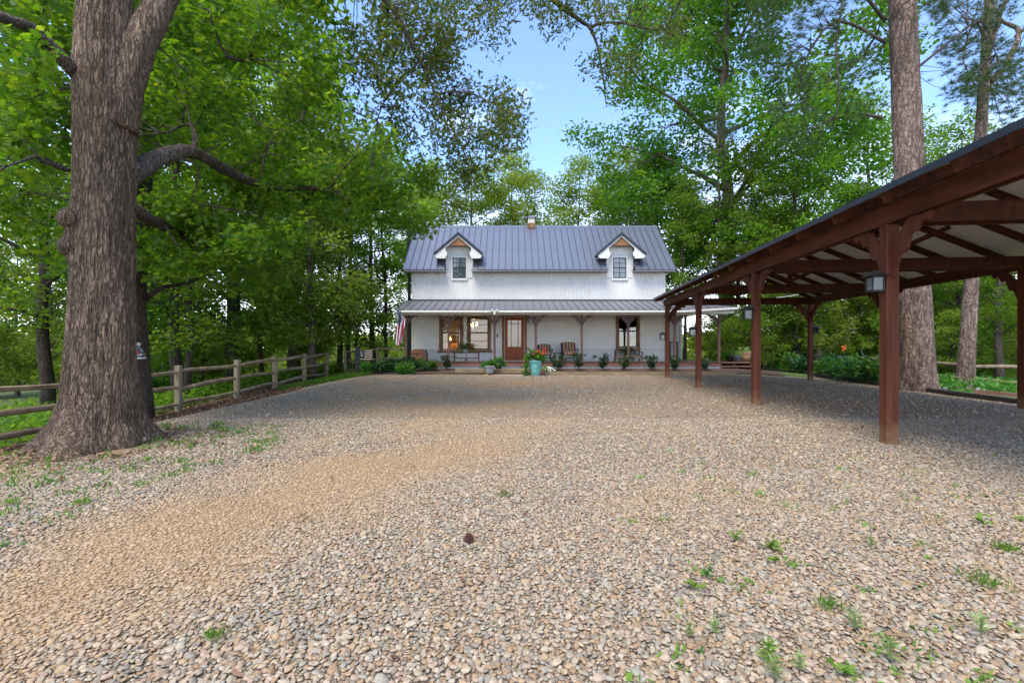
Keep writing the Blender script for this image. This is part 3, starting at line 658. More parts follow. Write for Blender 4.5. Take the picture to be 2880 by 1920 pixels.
# dormers
def dormer(cx, hw, roofm, curtain):
    yf = WY - .045; zt = 5.56; zb = 4.70; za = zt + hw * .84
    mb = MB()
    corr_strip(mb, cx - hw, cx + hw, zb - .25, zt, yf, .0762, .0125, .0127)
    d = mb.build('dormer', M['white_metal'], house, smooth=True)
    mb = MB()
    ox, oz = .335, (4.36, 5.42)    # trim box round the window
    for sx in (-1, 1): 
        mb.box(cx + sx * hw - .02, cx + sx * hw + .02, yf + .02, yf + 1.4, 4.75, zt + .05)
    tri = [(cx - hw, zt), (cx + hw, zt), (cx + hw, 5.89), (cx, 6.41), (cx - hw, 5.89)]; mb.add([(p[0], yf, p[1]) for p in tri] + [(p[0], yf + .06, p[1]) for p in tri], [(0, 1, 2, 3, 4), (9, 8, 7, 6, 5)])
    mb.build('dormer_side', M['white_metal'], d)
    mb = MB(); wx0, wx1, wz0, wz1 = cx - .315, cx + .315, PZ(781.5, WY), PZ(724.5, WY)
    tx = .075
    mb.box(wx0 - tx, wx0, yf - .035, yf + .05, wz0 - .10, wz1 + .09); mb.box(wx1, wx1 + tx, yf - .035, yf + .05, wz0 - .10, wz1 + .09)
    mb.box(wx0, wx1, yf - .035, yf + .05, wz1, wz1 + .09); mb.box(wx0, wx1, yf - .035, yf + .05, wz0 - .10, wz0)
    mb.build('window_trim', M['trimwhite'], d)
    mb = MB(); f = .035; zm = (wz0 + wz1) / 2
    for a, b in ((wx0, wx0 + f), (wx1 - f, wx1)): mb.box(a, b, yf - .045, yf - .012, wz0, wz1)
    for a, b in ((wz0, wz0 + f), (wz1 - f, wz1), (zm - .022, zm + .022)): mb.box(wx0 + f, wx1 - f, yf - .044, yf - .012, a, b)
    mb.box(cx - .012, cx + .012, yf - .040, yf - .012, wz0 + f, zm - .022); mb.box(cx - .012, cx + .012, yf - .040, yf - .012, zm + .022, wz1 - f)
    q1, q2 = (wz0 + f + zm) / 2, (wz1 - f + zm) / 2
    for q in (q1, q2): mb.box(wx0 + f, cx - .012, yf - .038, yf - .012, q - .01, q + .01); mb.box(cx + .012, wx1 - f, yf - .038, yf - .012, q - .01, q + .01)
    mb.build('window_frame', M['black'], d)
    for (a, b) in ((wx0 + f, cx), (cx, wx1 - f)):
        for (c, e) in ((wz0 + f, q1), (q1, zm), (zm, q2), (q2, wz1 - f)):
            g = MB(); g.box(a + .011, b - .011, yf - .026, yf - .022, c + .011, e - .011); g.build('pane', M['glass'], d)
    mb = MB(); n = 40; vs = []; fs = []
    for i in range(n + 1):
        x = wx0 + (wx1 - wx0) * i / n; yv = yf - .017 + .006 * math.sin(i * 1.7); vs += [(x, yv + .008, wz0), (x, yv + .008, wz1)]
        if i: fs.append((2 * i - 2, 2 * i, 2 * i + 1, 2 * i - 1))
    mb.add(vs, fs); mb.build('curtain', M['curtain'], d)
    # roof: two slopes from the overhang back into the main roof
    yo = WY - .5; ze, zA, ew = 5.54, 6.50, 1.13; m = (zA - ze) / ew
    yb = EY + (zA - EZ) / SL + .05; ybe = EY + (ze - EZ) / SL + .05
    for sx in (-1, 1):
        mb = MB(); t = .035
        top = [(cx, yo, zA), (cx + sx * ew, yo, ze), (cx + sx * ew, ybe, ze), (cx, yb, zA)]
        mb.add(top + [(p[0], p[1], p[2] - t) for p in top], [(0, 1, 2, 3), (4, 7, 6, 5), (0, 4, 5, 1), (1, 5, 6, 2), (2, 6, 7, 3), (3, 7, 4, 0)])
        mb.build('dormer_roof', M['roof'], d)
        mb = MB(); mb.add([(cx, yo + .06, zA - .06), (cx + sx * (ew - .03), yo + .06, ze - .035), (cx + sx * (ew - .03), yf + .3, ze - .035), (cx, yf + .3, zA - .06)], [(0, 1, 2, 3)]); mb.build('dormer_soffit', M['trimwhite'], d)
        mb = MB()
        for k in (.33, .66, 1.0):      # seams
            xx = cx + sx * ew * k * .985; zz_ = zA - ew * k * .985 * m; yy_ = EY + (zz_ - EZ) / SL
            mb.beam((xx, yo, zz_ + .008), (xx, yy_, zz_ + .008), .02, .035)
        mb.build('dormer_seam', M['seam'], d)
        mb = MB(); mb.beam((cx - sx * .0, yo - .012, zA - .005), (cx + sx * (ew + .03), yo - .012, ze - .03), .024, .13, up=(0, 1, 0)); 
        mb.v = mb.v; mb2 = MB()
        # dark edge trim following the rake
        o1 = [(cx, zA + .03), (cx + sx * (ew + .03), ze + .0), (cx + sx * (ew + .03), ze - .12), (cx, zA - .13)]
        mb2.prism([(p[0], p[1]) for p in o1], (0, yo - .014, 0), (1, 0, 0), (0, 0, 1), (0, .028, 0)); mb2.build('rake_edge', M['darkmetal'], d)
        # white rake board ending in a curled bracket
        o2 = [(0, zA - .135), (ew + .0, ze - .125), (ew - .13, ze - .245), (hw - .02, ze - .25), (hw - .02, ze - .17), (hw - .07, ze - .14), (hw - .09, ze - .08), (hw - .105, ze - .01), (hw - .09, ze + .05), (hw - .04, ze + .08), (hw - .02, ze + .235), (0, zA - .205)]
        mb = MB(); mb.prism([(cx + sx * p[0], p[1]) for p in o2], (0, yo + .04, 0), (1, 0, 0), (0, 0, 1), (0, .05, 0)); mb.build('bargeboard', M['trimwhite'], d)
        mb = MB(); mb.prism([(cx + sx * p[0], p[1]) for p in [(hw - .02, ze - .25), (hw + .02, ze - .25), (hw + .02, ze - .72), (hw - .07, ze - .72), (hw - .07, ze - .62), (hw - .03, ze - .56), (hw - .05, ze - .4), (hw - .02, ze - .34)]], (0, yf - .03, 0), (1, 0, 0), (0, 0, 1), (0, .05, 0)); mb.build('corner_trim', M['trimwhite'], d)
        mb = MB(); mb.box(*sorted((cx + sx * (hw - .0), cx + sx * (ew - .02))), yo + .07, ybe - .1, ze - .20, ze - .185); mb.build('soffit', M['trimwhite'], d)
        mb = MB(); mb.box(*sorted((cx + sx * (hw + .022), cx + sx * (hw + .032))), yf + .1, 22.35, 4.86, ze - .2); mb.build('cheek_wall', M['trimwood'], d)
    hb = .60
    o3 = [(-hb, 6.02), (hb, 6.02), (.17, 6.30), (.13, 6.26), (.10, 6.33), (.06, 6.36), (-.06, 6.36), (-.10, 6.33), (-.13, 6.26), (-.17, 6.30)]
    mb = MB(); mb.prism([(cx + p[0] * .98, p[1] - .11) for p in o3], (0, yo + .09, 0), (1, 0, 0), (0, 0, 1), (0, .03, 0)); mb.build('gable_board', M['orangewood'], d)
    return d
dormer(*D1, M['roof'], 1); dormer(*D2, M['roof'], 0)

# ---- windows below
def sash_window(h, sill_x, nm, splitframe, lit=True):
    x0, x1, z0, z1 = h; y = WY
    mb = MB(); t = .11
    mb.box(x0 - t, x0, y - .05, y + .06, z0 - .02, z1 + .07); mb.box(x1, x1 + t, y - .05, y + .06, z0 - .02, z1 + .07)
    mb.box(x0, x1, y - .045, y + .06, z1, z1 + .07)
    # ragged edge strips give the rough-sawn outline
    g = np.random.default_rng(int(x0 * 100) % 97)
    for sx, xx in ((-1, x0 - t), (1, x1 + t)):
        z = z0
        while z < z1: 
            dz = g.uniform(.12, .3); mb.box(*sorted((xx, xx + sx * g.uniform(.004, .03))), y - .046, y + .02, z, min(z + dz, z1 + .05)); z += dz
    wf = mb.build('window_frame', M['trimwood'], house, bevel=.006)
    mb = MB(); mb.box(sill_x[0], sill_x[1], y - .09, y + .05, z0 - .13, z0 - .021); mb.build('sill', M['trimwood'], wf, bevel=.008)
    mb = MB(); f = .045; zm = z0 + (z1 - z0) * (.535 if lit else .53)
    mb.box(x0, x0 + f, y + .0, y + .05, z0, z1); mb.box(x1 - f, x1, y + .0, y + .05, z0, z1)
    for a, b in ((z0, z0 + f), (z1 - f, z1), (zm - .03, zm + .03)): mb.box(x0 + f, x1 - f, y + .002, y + .05, a, b)
    if lit:
        for q in (z0 + (zm - z0) * .5, zm + (z1 - zm) * .54): mb.box(x0 + f, x1 - f, y + .008, y + .035, q - .011, q + .011)
    mb.build('sash', M['black'], wf)
    qs = [z0 + f, z0 + (zm - z0) * .5, zm, zm + (z1 - zm) * .54, z1 - f] if lit else [z0 + f, zm, z1 - f]
    for a, b in zip(qs[:-1], qs[1:]):
        mb = MB(); mb.box(x0 + f, x1 - f, y + .018, y + .024, a + .012, b - .012); mb.build('pane', M['glass'] if lit else M['glassdark'], wf)
    return wf
sash_window(W1, (PX(1231, WY), PX(1308, WY)), 'w1', True); sash_window(W2, (PX(1309.5, WY), PX(1386, WY)), 'w2', True)
sash_window(W3, (PX(1730, WY), PX(1801, WY)), 'w3', True, False)
# ---- door
x0, x1, z0, z1 = DR
mb = MB(); mb.box(x0 - .14, x0 - .02, WY - .05, WY + .06, DZ, z1 + .09); mb.box(x1 + .02, x1 + .13, WY - .05, WY + .06, DZ, z1 + .09); mb.box(x0 - .02, x1 + .02, WY - .05, WY + .06, z1 + .02, z1 + .09)
mb.box(x0 - .02, x0, WY - .02, WY + .06, DZ + .03, z1 + .02, 1); mb.box(x1, x1 + .02, WY - .02, WY + .06, DZ + .03, z1 + .02, 1); mb.box(x0 - .02, x1 + .02, WY - .06, WY + .06, DZ, DZ + .03, 1)
df = mb.build('door_frame', [M['trimwood'], M['trimwhite']], house, bevel=.005)
dg = (PX(1427, WY), PX(1466.5, WY), PZ(974.5, WY), PZ(899, WY))
mb = MB(); ya, yb_ = WY + .0, WY + .05; zb_ = DZ + .035
mb.box(x0 + .004, dg[0], ya, yb_, zb_, z1 - .01); mb.box(dg[1], x1 - .004, ya, yb_, zb_, z1 - .01); mb.box(dg[0], dg[1], ya, yb_, dg[3], z1 - .01); mb.box(dg[0], dg[1], ya, yb_, zb_, dg[2])
dw = dg[1] - dg[0]
for q in (.27, .77): mb.box(dg[0] + dw * q - .018, dg[0] + dw * q + .018, ya + .004, yb_, dg[2], dg[3])
zr = dg[3] - .17
for q0, q1 in ((0, .27), (.27, .77), (.77, 1)): mb.box(dg[0] + dw * q0 + (.018 if q0 else 0), dg[0] + dw * q1 - (.018 if q1 < 1 else 0), ya + .004, yb_, zr - .016, zr + .016)
pz0, pz1 = PZ(1001, WY), PZ(983, WY)
mb.box(dg[0] - .01, dg[1] + .01, ya - .016, ya - .001, pz1, pz1 + .025); mb.box(dg[0] - .01, dg[1] + .01, ya - .016, ya - .001, pz0 - .025, pz0)
mb.box(dg[0] - .01, dg[0] + .015, ya - .016, ya - .001, pz0, pz1); mb.box(dg[1] - .015, dg[1] + .01, ya - .016, ya - .001, pz0, pz1); mb.box(dg[0] + .05, dg[1] - .05, ya - .012, ya - .001, pz0 + .03, pz1 - .03)
dr = mb.build('door', M['door'], house)
for q0, q1 in ((0, .27), (.27, .77), (.77, 1)):
    for a, b in ((dg[2], zr), (zr, dg[3])):
        g = MB(); g.box(dg[0] + dw * q0 + .016, dg[0] + dw * q1 - .016, ya + .02, ya + .026, a + .013, b - .013); g.build('pane', M['glass'], dr)
mb = MB(); mb.box(x0 + .045, x0 + .085, ya - .03, ya - .001, 1.22, 1.52); mb.tube([(x0 + .065, ya - .03, 1.30), (x0 + .065, ya - .07, 1.33), (x0 + .065, ya - .07, 1.45), (x0 + .065, ya - .03, 1.48)], .012, 8); mb.build('handle', M['black'], dr)
mb = MB(); xx = PX(1399, WY); mb.box(xx - .035, xx + .035, WY - .05, WY - .025, 1.61, 1.75); mb.build('doorbell', M['black'], house)
# ---- interior
mb = MB(); mb.box(WX0 + .12, WX1 - .12, 25.6, 25.7, DZ, 3.2); mb.box(WX0 + .12, WX1 - .12, WY + .3, 25.6, DZ - .04, DZ); mb.box(WX0 + .12, WX1 - .12, WY + .16, 25.6, 3.0, 3.05); mb.box(2.6, 2.7, WY + .2, 25.6, DZ, 3.0); hp(mb, 'inner_wall', M['interior'])
mb = MB(); mb.box(-4.4, -2.7, 24.6, 25.5, DZ, 1.35); hp(mb, 'cabinet', M['interiordark']); mb = MB(); mb.box(-4.4, -2.7, 25.0, 25.55, 1.75, 2.6); hp(mb, 'wall_cupboard', M['interiordark']); mb = MB(); mb.box(-1.7, -.6, 23.2, 24.2, DZ + .7, DZ + .76)
for a in (-1.65, -.68): 
    for b in (23.25, 24.12): mb.box(a, a + .06, b, b + .06, DZ, DZ + .7)
hp(mb, 'dining_table', M['interiordark']); mb = MB(); mb.box(-1.0, -.55, 22.9, 22.96, DZ, 1.5); hp(mb, 'chair_back', M['interiordark']); mb = MB(); mb.box(.05, .5, 24.3, 25.2, DZ, 1.5); hp(mb, 'sideboard', M['interiordark'])
ch = thing('chandelier', 'lit pendant light with three warm globes seen through the window beside the door', 'ceiling light', (PX(1331, 23.4), 23.4, 2.9))
mb = MB(); bxs = [PX(1322, 23.3), PX(1330, 23.5), PX(1341, 23.3)]
mb.tube([(bxs[1], 23.4, 3.0), (bxs[1], 23.4, 2.42)], .012, 6); mb.tube([(bxs[0], 23.4, 2.42), (bxs[2], 23.4, 2.42)], .012, 6); mb.build('rod', M['black'], ch)
for b, zz_ in zip(bxs, (2.29, 2.23, 2.28)):
    mb = MB(); mb.ball((b, 23.4, zz_), .06, 12); mb.tube([(b, 23.4, zz_ + .05), (b, 23.4, 2.42)], .02, 6); mb.build('globe', M['bulb'], ch, smooth=True)
def lamp(x, y, z, e, r=.06):
    l = bpy.data.lights.new('room_lamp', 'POINT'); l.energy = e; l.color = (1, .62, .30); l.shadow_soft_size = r
    o = bpy.data.objects.new('room_lamp', l); C.objects.link(o); o.location = (x, y, z)
lamp(bxs[1], 23.3, 2.12, 16); lamp(-3.3, 24.2, 1.75, 11); lamp(.9, 24.5, 2.4, 4)
tl = thing('cabinet_light', 'small warm lamp glowing low in the left window', 'lamp', (PX(1262, 24.2), 24.2, 1.36))
mb = MB(); mb.lathe([(.001, 0), (.07, 0), (.05, .03), (.015, .05), (.015, .14)], (PX(1263, 24.3), 24.5, 1.36), 12); mb.build('base', M['black'], tl)
mb = MB(); mb.lathe([(.11, 0), (.07, .16), (.001, .16)], (PX(1263, 24.3), 24.5, 1.49), 14); mb.build('lamp_shade', M['bulb'], tl)
tw = MB(); tw.box(PX(1272, 24.4) - .35, PX(1272, 24.4) + .3, 24.55, 24.6, .95, 1.33); hp(tw, 'cabinet_front', M['orangewood'])

# ---- porch
PY = 20.05; PE = 19.6; PEZ = 2.735; PJZ = 3.36
PX0, PX1 = PX(1110, PE), 9.75
porch_len = math.hypot(WY - PE, PJZ - PEZ); pang = math.atan2(PJZ - PEZ, WY - PE)
NPP = 40; x_ = PX0; ppw = .322
ppm = roof_panel_mesh('porch_roof_panel', ppw, porch_len, M['porchroof'], .01, .022)
npan = int(round((WX1 - PX0) / ppw)); ppw = (WX1 - PX0) / npan
ppm = roof_panel_mesh('porch_roof_panel', ppw, porch_len, M['porchroof'], .01, .022)
rl = [0]
for i in range(npan):
    x = PX0 + i * ppw
    if x + ppw * .5 < WX0 - .02:          # left end, cut back by the hip
        k = (x - PX0 + ppw) / (WX0 - PX0); me = roof_panel_mesh('hip_panel', ppw, porch_len * min(1, .25 + .75 * k), M['porchroof'], .01, .022)
        roof_panel('porch_roof_panel', me, x, PE, PEZ, pang, house)
    else: roof_panel('porch_roof_panel', ppm, x, PE, PEZ, pang, house)
# right hand end: the eave lifts slightly and the hip folds back along the side
nr = 8; REZ = PEZ + .14
for i in range(nr):
    a, b = i / nr, (i + 1) / nr
    xa, xb = WX1 + (PX1 - WX1) * a, WX1 + (PX1 - WX1) * b
    def top(k): return (WX1 + (PX1 - WX1) * k, WY - (WY - PE - .02) * k, PJZ - (PJZ - REZ - .01) * k)
    def eav(k): return (WX1 + (PX1 - WX1) * k, PE, PEZ + (REZ - PEZ) * k)
    ta, tb, ea, eb = top(a), top(b), eav(a), eav(b)
    mb = MB(); vs = [ea, eb, tb, ta]; mb.add(vs + [(p[0], p[1], p[2] - .012) for p in vs], [(0, 1, 2, 3), (4, 7, 6, 5), (0, 4, 5, 1), (1, 5, 6, 2), (2, 6, 7, 3), (3, 7, 4, 0)])
    mb.beam((ea[0], ea[1], ea[2] + .012), (ta[0], ta[1], ta[2] + .012), .02, .03)
    mb.build('porch_roof_panel', M['porchroof'], house)
mb = MB(); c_ = top(1); vs = [(WX1, WY, PJZ), c_, (PX1, 27, REZ), (WX1, 27, PJZ)]; mb.add(vs + [(p[0], p[1], p[2] - .02) for p in vs], [(0, 1, 2, 3), (4, 7, 6, 5), (0, 4, 5, 1), (1, 5, 6, 2), (2, 6, 7, 3), (3, 7, 4, 0)])
mb.add([(PX0, PE, PEZ - .012), (WX0, WY, PJZ - .012), (PX0, 23.5, PEZ - .012)], [(0, 1, 2)]); hp(mb, 'side_porch_roof', M['porchroof'])
mb = MB(); mb.beam(top(0), top(1), .12, .03); hp(mb, 'hip_cap', M['darkmetal'])
mb = MB(); mb.box(WX0, WX1, WY - .05, WY - .012, PJZ - .01, PJZ + .05); hp(mb, 'roof_flashing', M['darkmetal'])
# gutter (a channel with a lip) and beam
mb = MB(); gpr = [(0, .0), (-.07, .0), (-.095, -.03), (-.10, -.085), (-.06, -.115), (0, -.115)]
def sweep(prof, a, b):
    n = len(prof); vs = [(a[0], a[1] + p[0], a[2] + p[1]) for p in prof] + [(b[0], b[1] + p[0], b[2] + p[1]) for p in prof]
    mb.add(vs, [tuple(range(n)), tuple(range(2 * n - 1, n - 1, -1))] + [(i, n + i, n + (i + 1) % n, (i + 1) % n) for i in range(n)])
sweep(gpr, (PX0, PE + .06, PEZ - .02), (WX1, PE + .06, PEZ - .02)); sweep(gpr, (WX1, PE + .06, PEZ - .02), (PX1, PE + .06, REZ - .02)); hp(mb, 'gutter', M['gutter'])
mb = MB(); mb.box(PX0 + .1, WX1, PY - .06, PY + .06, 2.55, 2.70); mb.beam((WX1, PY, 2.625), (9.5, PY, 2.625 + .03), .12, .15); mb.box(PX0 + .1, 9.6, PE + .08, PE + .10, 2.60, 2.70); hp(mb, 'porch_beam', M['cream'])
mb = MB(); mb.add([(PX0 + .1, PE + .1, 2.70), (9.6, PE + .1, 2.70), (9.6, WY - .03, 2.95), (PX0 + .1, WY - .03, 2.95)], [(0, 1, 2, 3)]); hp(mb, 'porch_ceiling', M['cream'])
BR = [(0, -.68), (.06, -.54), (.10, -.46), (.13, -.385), (.19, -.39), (.235, -.335), (.265, -.24), (.30, -.175), (.365, -.19), (.41, -.13), (.44, -.075), (.54, -.095), (.58, -.04), (.58, 0), (.25, 0), (0, -.28)]
for i, u in enumerate((1142, 1262, 1391, 1507, 1636, 1767, 1898, 2022)):
    x = PX(u, PY); mb = MB(); mb.box(x - .047, x + .047, PY - .047, PY + .047, DZ, 2.55)
    po = mb.build('porch_post', M['porchred'], house, bevel=.006)
    for sx in (-1, 1):
        if (i == 0 and sx < 0) or (i == 7 and sx > 0): continue
        mb = MB(); mb.prism([(p[0] * .78, p[1] * .72) for p in BR], (x + sx * .047, PY, 2.55), (sx, 0, 0), (0, 0, 1), (0, .045, 0)); mb.build('bracket', M['porchred'], po)
DX1 = 9.16
mb = MB(); mb.box(WX0 - .22, DX1, 19.93, 19.97, DZ - .15, DZ - .002); hp(mb, 'deck_fascia', M['deck'])
y = 19.93; pb = None
while y < WY - .03:
    w = min(.14, WY - .03 - y); mb = MB(); mb.box(WX0 - .22, DX1, y, y + w - .008, DZ - .035, DZ); mb.build('plank', M['deck'], house); y += w
y = WY - .03
while y < 26.9: mb = MB(); mb.box(WX1 + .02, DX1, y, y + .132, DZ - .035, DZ); mb.build('plank', M['deck'], house); y += .14
mb = MB(); corr_strip(mb, WX0 - .2, DX1, .08, DZ - .14, 19.99, .08, .012, .0133); hp(mb, 'deck_skirt', M['galv'], smooth=True)
mb = MB(); mb.box(DX1 - .02, DX1, 20.0, 26.5, .08, DZ - .04); hp(mb, 'deck_side_skirt', M['galv'])
# rear wing seen past the right corner
gx1 = PX(1918, 25.5); mb = MB(); mb.box(WX1 + .002, gx1, 25.55, 27.0, .2, 3.1); z = DZ
while z < 2.9:
    mb.add([(WX1, 25.52, z), (gx1, 25.52, z), (gx1, 25.545, z + .082), (WX1, 25.545, z + .082)], [(0, 1, 2, 3)]); z += .082
mb.box(gx1 - .1, gx1 + .01, 25.49, 25.56, DZ, 3.0); hp(mb, 'wing_wall', M['white'])
mb = MB(); a, b = PX(1884, 25.4), PX(1907, 25.4)
for p, q in ((a, a + .05), (b - .05, b)): mb.box(p, q, 25.40, 25.46, DZ + .02, 1.42)
mb.box(a, b, 25.40, 25.46, 1.37, 1.42); hp(mb, 'wing_door_frame', M['darkpipe'])
mb = MB(); mb.box(a + .05, b - .05, 25.44, 25.47, DZ + .02, 1.37); hp(mb, 'wing_door_panel', M['curtain'])
# steps at the right end of the deck
st = thing('deck_steps', 'dark red wooden steps at the right end of the porch deck', 'steps', (9.9, 20.3, 0))
for k, (zz_, yv) in enumerate(((DZ, 20.35), (.30, 20.05), (.15, 19.75))):
    mb = MB(); mb.box(DX1 + .05, 10.75, yv, yv + (.33 if k else 1.4), zz_ - .045, zz_); mb.build('tread', M['deck'], st, bevel=.006)
for xx in (DX1 + .07, 9.95, 10.68):
    mb = MB(); mb.prism([(19.8, -.05), (21.7, -.05), (21.7, DZ - .046), (20.4, DZ - .046), (20.4, .25), (20.1, .25), (20.1, .10), (19.8, .10)], (xx + .02, 0, 0), (0, 1, 0), (0, 0, 1), (.04, 0, 0)); mb.build('stringer', M['deck'], st)
# timbers round the bed, low steps and slab at the door
def timber(name, label, x0, x1, y0, y1, z0, z1, m, cat='timber', group=None, bevel=.012):
    mb = MB(); mb.box(x0, x1, y0, y1, z0, z1); o = mb.build(name, m, None, bevel=bevel); return meta(o, label, cat, group)
g_ = 'landscape timbers edging the porch bed'
timber('landscape_timber', 'long landscape timber edging the bed right of the teal pot', PX(1531, 18.3), PX(1890, 18.3), 18.22, 18.36, -.03, .13, M['landscape'], group=g_)
timber('landscape_timber', 'landscape timber edging the bed behind the carport posts', PX(1893, 18.3), PX(2070, 18.3), 18.22, 18.36, -.03, .13, M['landscape'], group=g_)
timber('landscape_timber', 'flat timber below the hosta bed at the left end of the porch', PX(1128, 18.5), PX(1276, 18.5), 18.40, 18.52, -.06, .03, M['landscape'], group=g_)
timber('landscape_timber', 'thick timber beam in the bed in front of the plant bench', PX(1280, 18.8), PX(1362, 18.8), 18.75, 18.93, .04, .25, M['landscape'], group=g_)
timber('door_step', 'pale topped timber step in front of the red door', PX(1386, 18.7), PX(1497, 18.7), 18.62, 19.3, -.03, .24, M['landscape'], 'step')
timber('stone_slab', 'thin pale slab on the gravel below the door step', PX(1386, 18.2), PX(1522, 18.2), 18.0, 18.4, -.04, .035, M['rock'], 'slab')
timber('clay_block', 'small orange clay block beneath the grey planter', PX(1359, 18.25), PX(1373, 18.25), 18.15, 18.35, -.03, .05, M['terracotta'], 'block')

# ------------------------------------------------------------------ carport
TH = R(5.53); sT, cT = math.sin(TH), math.cos(TH)
def CP(t, X, z): return Vector((t * sT + X * cT, t * cT - X * sT, z))
AX, PXV = Vector((sT, cT, 0)), Vector((cT, -sT, 0)); ZV = Vector((0, 0, 1))
XL, XR = 4.05, 9.0; XM = (XL + XR) / 2; BB, BT = 2.674, 2.905; PITCH = .44
ST = [2.26, 5.98, 9.70, 13.45, 17.13]; T0, T1 = 1.75, 17.5; XE0, XE1 = 3.69, XR + .36
def roofz(X): return 2.945 + (min(X, 2 * XM - X) - XE0) * PITCH      # underside of the sheet
cp = thing('carport', 'open carport with dark red timber posts, scalloped brackets and black metal roof', 'carport', tuple(CP(9, XM, 0)))
def cpb(mb, name, m, parent=None, bevel=0, **k): return mb.build(name, m, parent or cp, bevel=bevel, **k)
for X, lst in ((XL, ST), (XR, ST)):
    for t in lst:
        c = CP(t, X, 0); zb = float(gz(c.x, c.y)) - .15
        mb = MB(); mb.obox(CP(t, X, (zb + BB) / 2), AX * .07, PXV * .07, ZV * ((BB - zb) / 2)); po = cpb(mb, 'post', M['redwood'], bevel=.008)
        for sa in (-1, 1):
            if (t == ST[-1] and sa > 0): continue
            mb = MB(); mb.prism(BR, CP(t, X, BB) + AX * (.07 * sa), AX * sa, ZV, PXV * .04); cpb(mb, 'bracket', M['redwood'], po, .004)
        if t == ST[-1]:
            sx = 1 if X == XL else -1
            mb = MB(); mb.prism(BR, CP(t, X, BB) + PXV * (.07 * sx), PXV * sx, ZV, AX * .04); cpb(mb, 'bracket', M['redwood'], po, .004)
for X in (XL, XR):
    for a, b in ((T0 + .2, 5.98), (5.98, 13.45), (13.45, 17.42)):
        mb = MB(); 
        for s_ in (-.055, .055): mb.obox(CP((a + b) / 2, X + s_, (BB + BT) / 2), AX * ((b - a) / 2 - .001), PXV * .02, ZV * ((BT - BB) / 2))
        cpb(mb, 'beam', M['redbeam'], bevel=.004)
for t in ST:
    mb = MB()
    for s_ in ((-.1, .1) if t > 3 else (0,)): mb.obox(CP(t + s_, XM, (BB + BT) / 2 + .004), AX * .02, PXV * ((XR - XL) / 2 - .08), ZV * ((BT - BB) / 2))
    cpb(mb, 'tie_beam', M['redbeam'], bevel=.004)
    mb = MB(); mb.obox(CP(t, XM, (BT + roofz(XM)) / 2 - .08), AX * .045, PXV * .045, ZV * ((roofz(XM) - BT) / 2 - .09)); cpb(mb, 'king_post', M['redwood'])
    for sx in (-1, 1):
        p, q = CP(t, XM + sx * .045, BT + .12), CP(t, XM + sx * 1.15, roofz(XM + 1.15) - .16)
        mb = MB(); mb.beam(p, q, .04, .09); cpb(mb, 'strut', M['redwood'])
rm = {}
t = T0 + .1; rt = []
while t < T1 - .05: rt.append(t); t += .935
for t in rt:
    for sx in (-1, 1):
        a = CP(t, XM - sx * (XM - XE0 - .03), roofz(XE0) - .07 + .013); b = CP(t, XM - sx * .01, roofz(XM) - .07)
        mb = MB(); mb.beam(a, b, .04, .14); cpb(mb, 'rafter', M['redbeam'])
mb = MB(); mb.obox(CP((T0 + T1) / 2, XM, roofz(XM) - .10), AX * ((T1 - T0) / 2), PXV * .02, ZV * .085); cpb(mb, 'ridge_board', M['redbeam'])
for sx in (-1, 1):
    mb = MB(); mb.obox(CP((T0 + T1) / 2, XM - sx * (XM - XE0 - .018), roofz(XE0) - .075), AX * ((T1 - T0) / 2), PXV * .012, ZV * .065)
np_ = 17; pl = (T1 - T0) / np_
for i in range(np_):
    for sx in (-1, 1):
        a, b = T0 + i * pl, T0 + (i + 1) * pl
        ea = XM - sx * (XM - XE0); rgx = XM
        def sheet(z0, z1, ov, name, m):
            e = XM - sx * (XM - XE0 + ov)
            ze = roofz(XE0) - ov * PITCH; zr_ = roofz(XM)
            mb = MB()
            vs = [CP(a + .002, e, ze + z0), CP(b - .002, e, ze + z0), CP(b - .002, rgx, zr_ + z0), CP(a + .002, rgx, zr_ + z0)]
            vt = [CP(a + .002, e, ze + z1), CP(b - .002, e, ze + z1), CP(b - .002, rgx, zr_ + z1), CP(a + .002, rgx, zr_ + z1)]
            mb.add(vs + vt, [(0, 3, 2, 1), (4, 5, 6, 7), (0, 1, 5, 4), (1, 2, 6, 5), (2, 3, 7, 6), (3, 0, 4, 7)])
            if name == 'ceiling_panel':
                for k in (.33, .66):
                    tt = a + (b - a) * k; p, q = CP(tt, e, ze + z0 - .006), CP(tt, rgx, zr_ + z0 - .006); mb.beam(p, q, .025, .012)
            cpb(mb, name, m)
        sheet(.0, .006, 0, 'ceiling_panel', M['ceil']); sheet(.008, .035, .035, 'roof_panel', M['darkmetal'])
mb = MB()
for sx in (-1, 1):
    e = XM - sx * (XM - XE0 + .045); mb.obox(CP((T0 + T1) / 2, e, roofz(XE0) + .002), AX * ((T1 - T0) / 2 + .02), PXV * .008, ZV * .036)
cpb(mb, 'eave_trim', M['darkmetal'])
mb = MB()
for X in (XE0 + .2, XR + .2): mb.obox(CP(T1 - .02, XM, 2.9), AX * .002, PXV * .002, ZV * .002)
for sx in (-1, 1): mb.beam(CP(T1, XM - sx * (XM - XE0), roofz(XE0) - .05), CP(T1, XM, roofz(XM) - .05), .03, .14)
cpb(mb, 'rake_board', M['redbeam'])

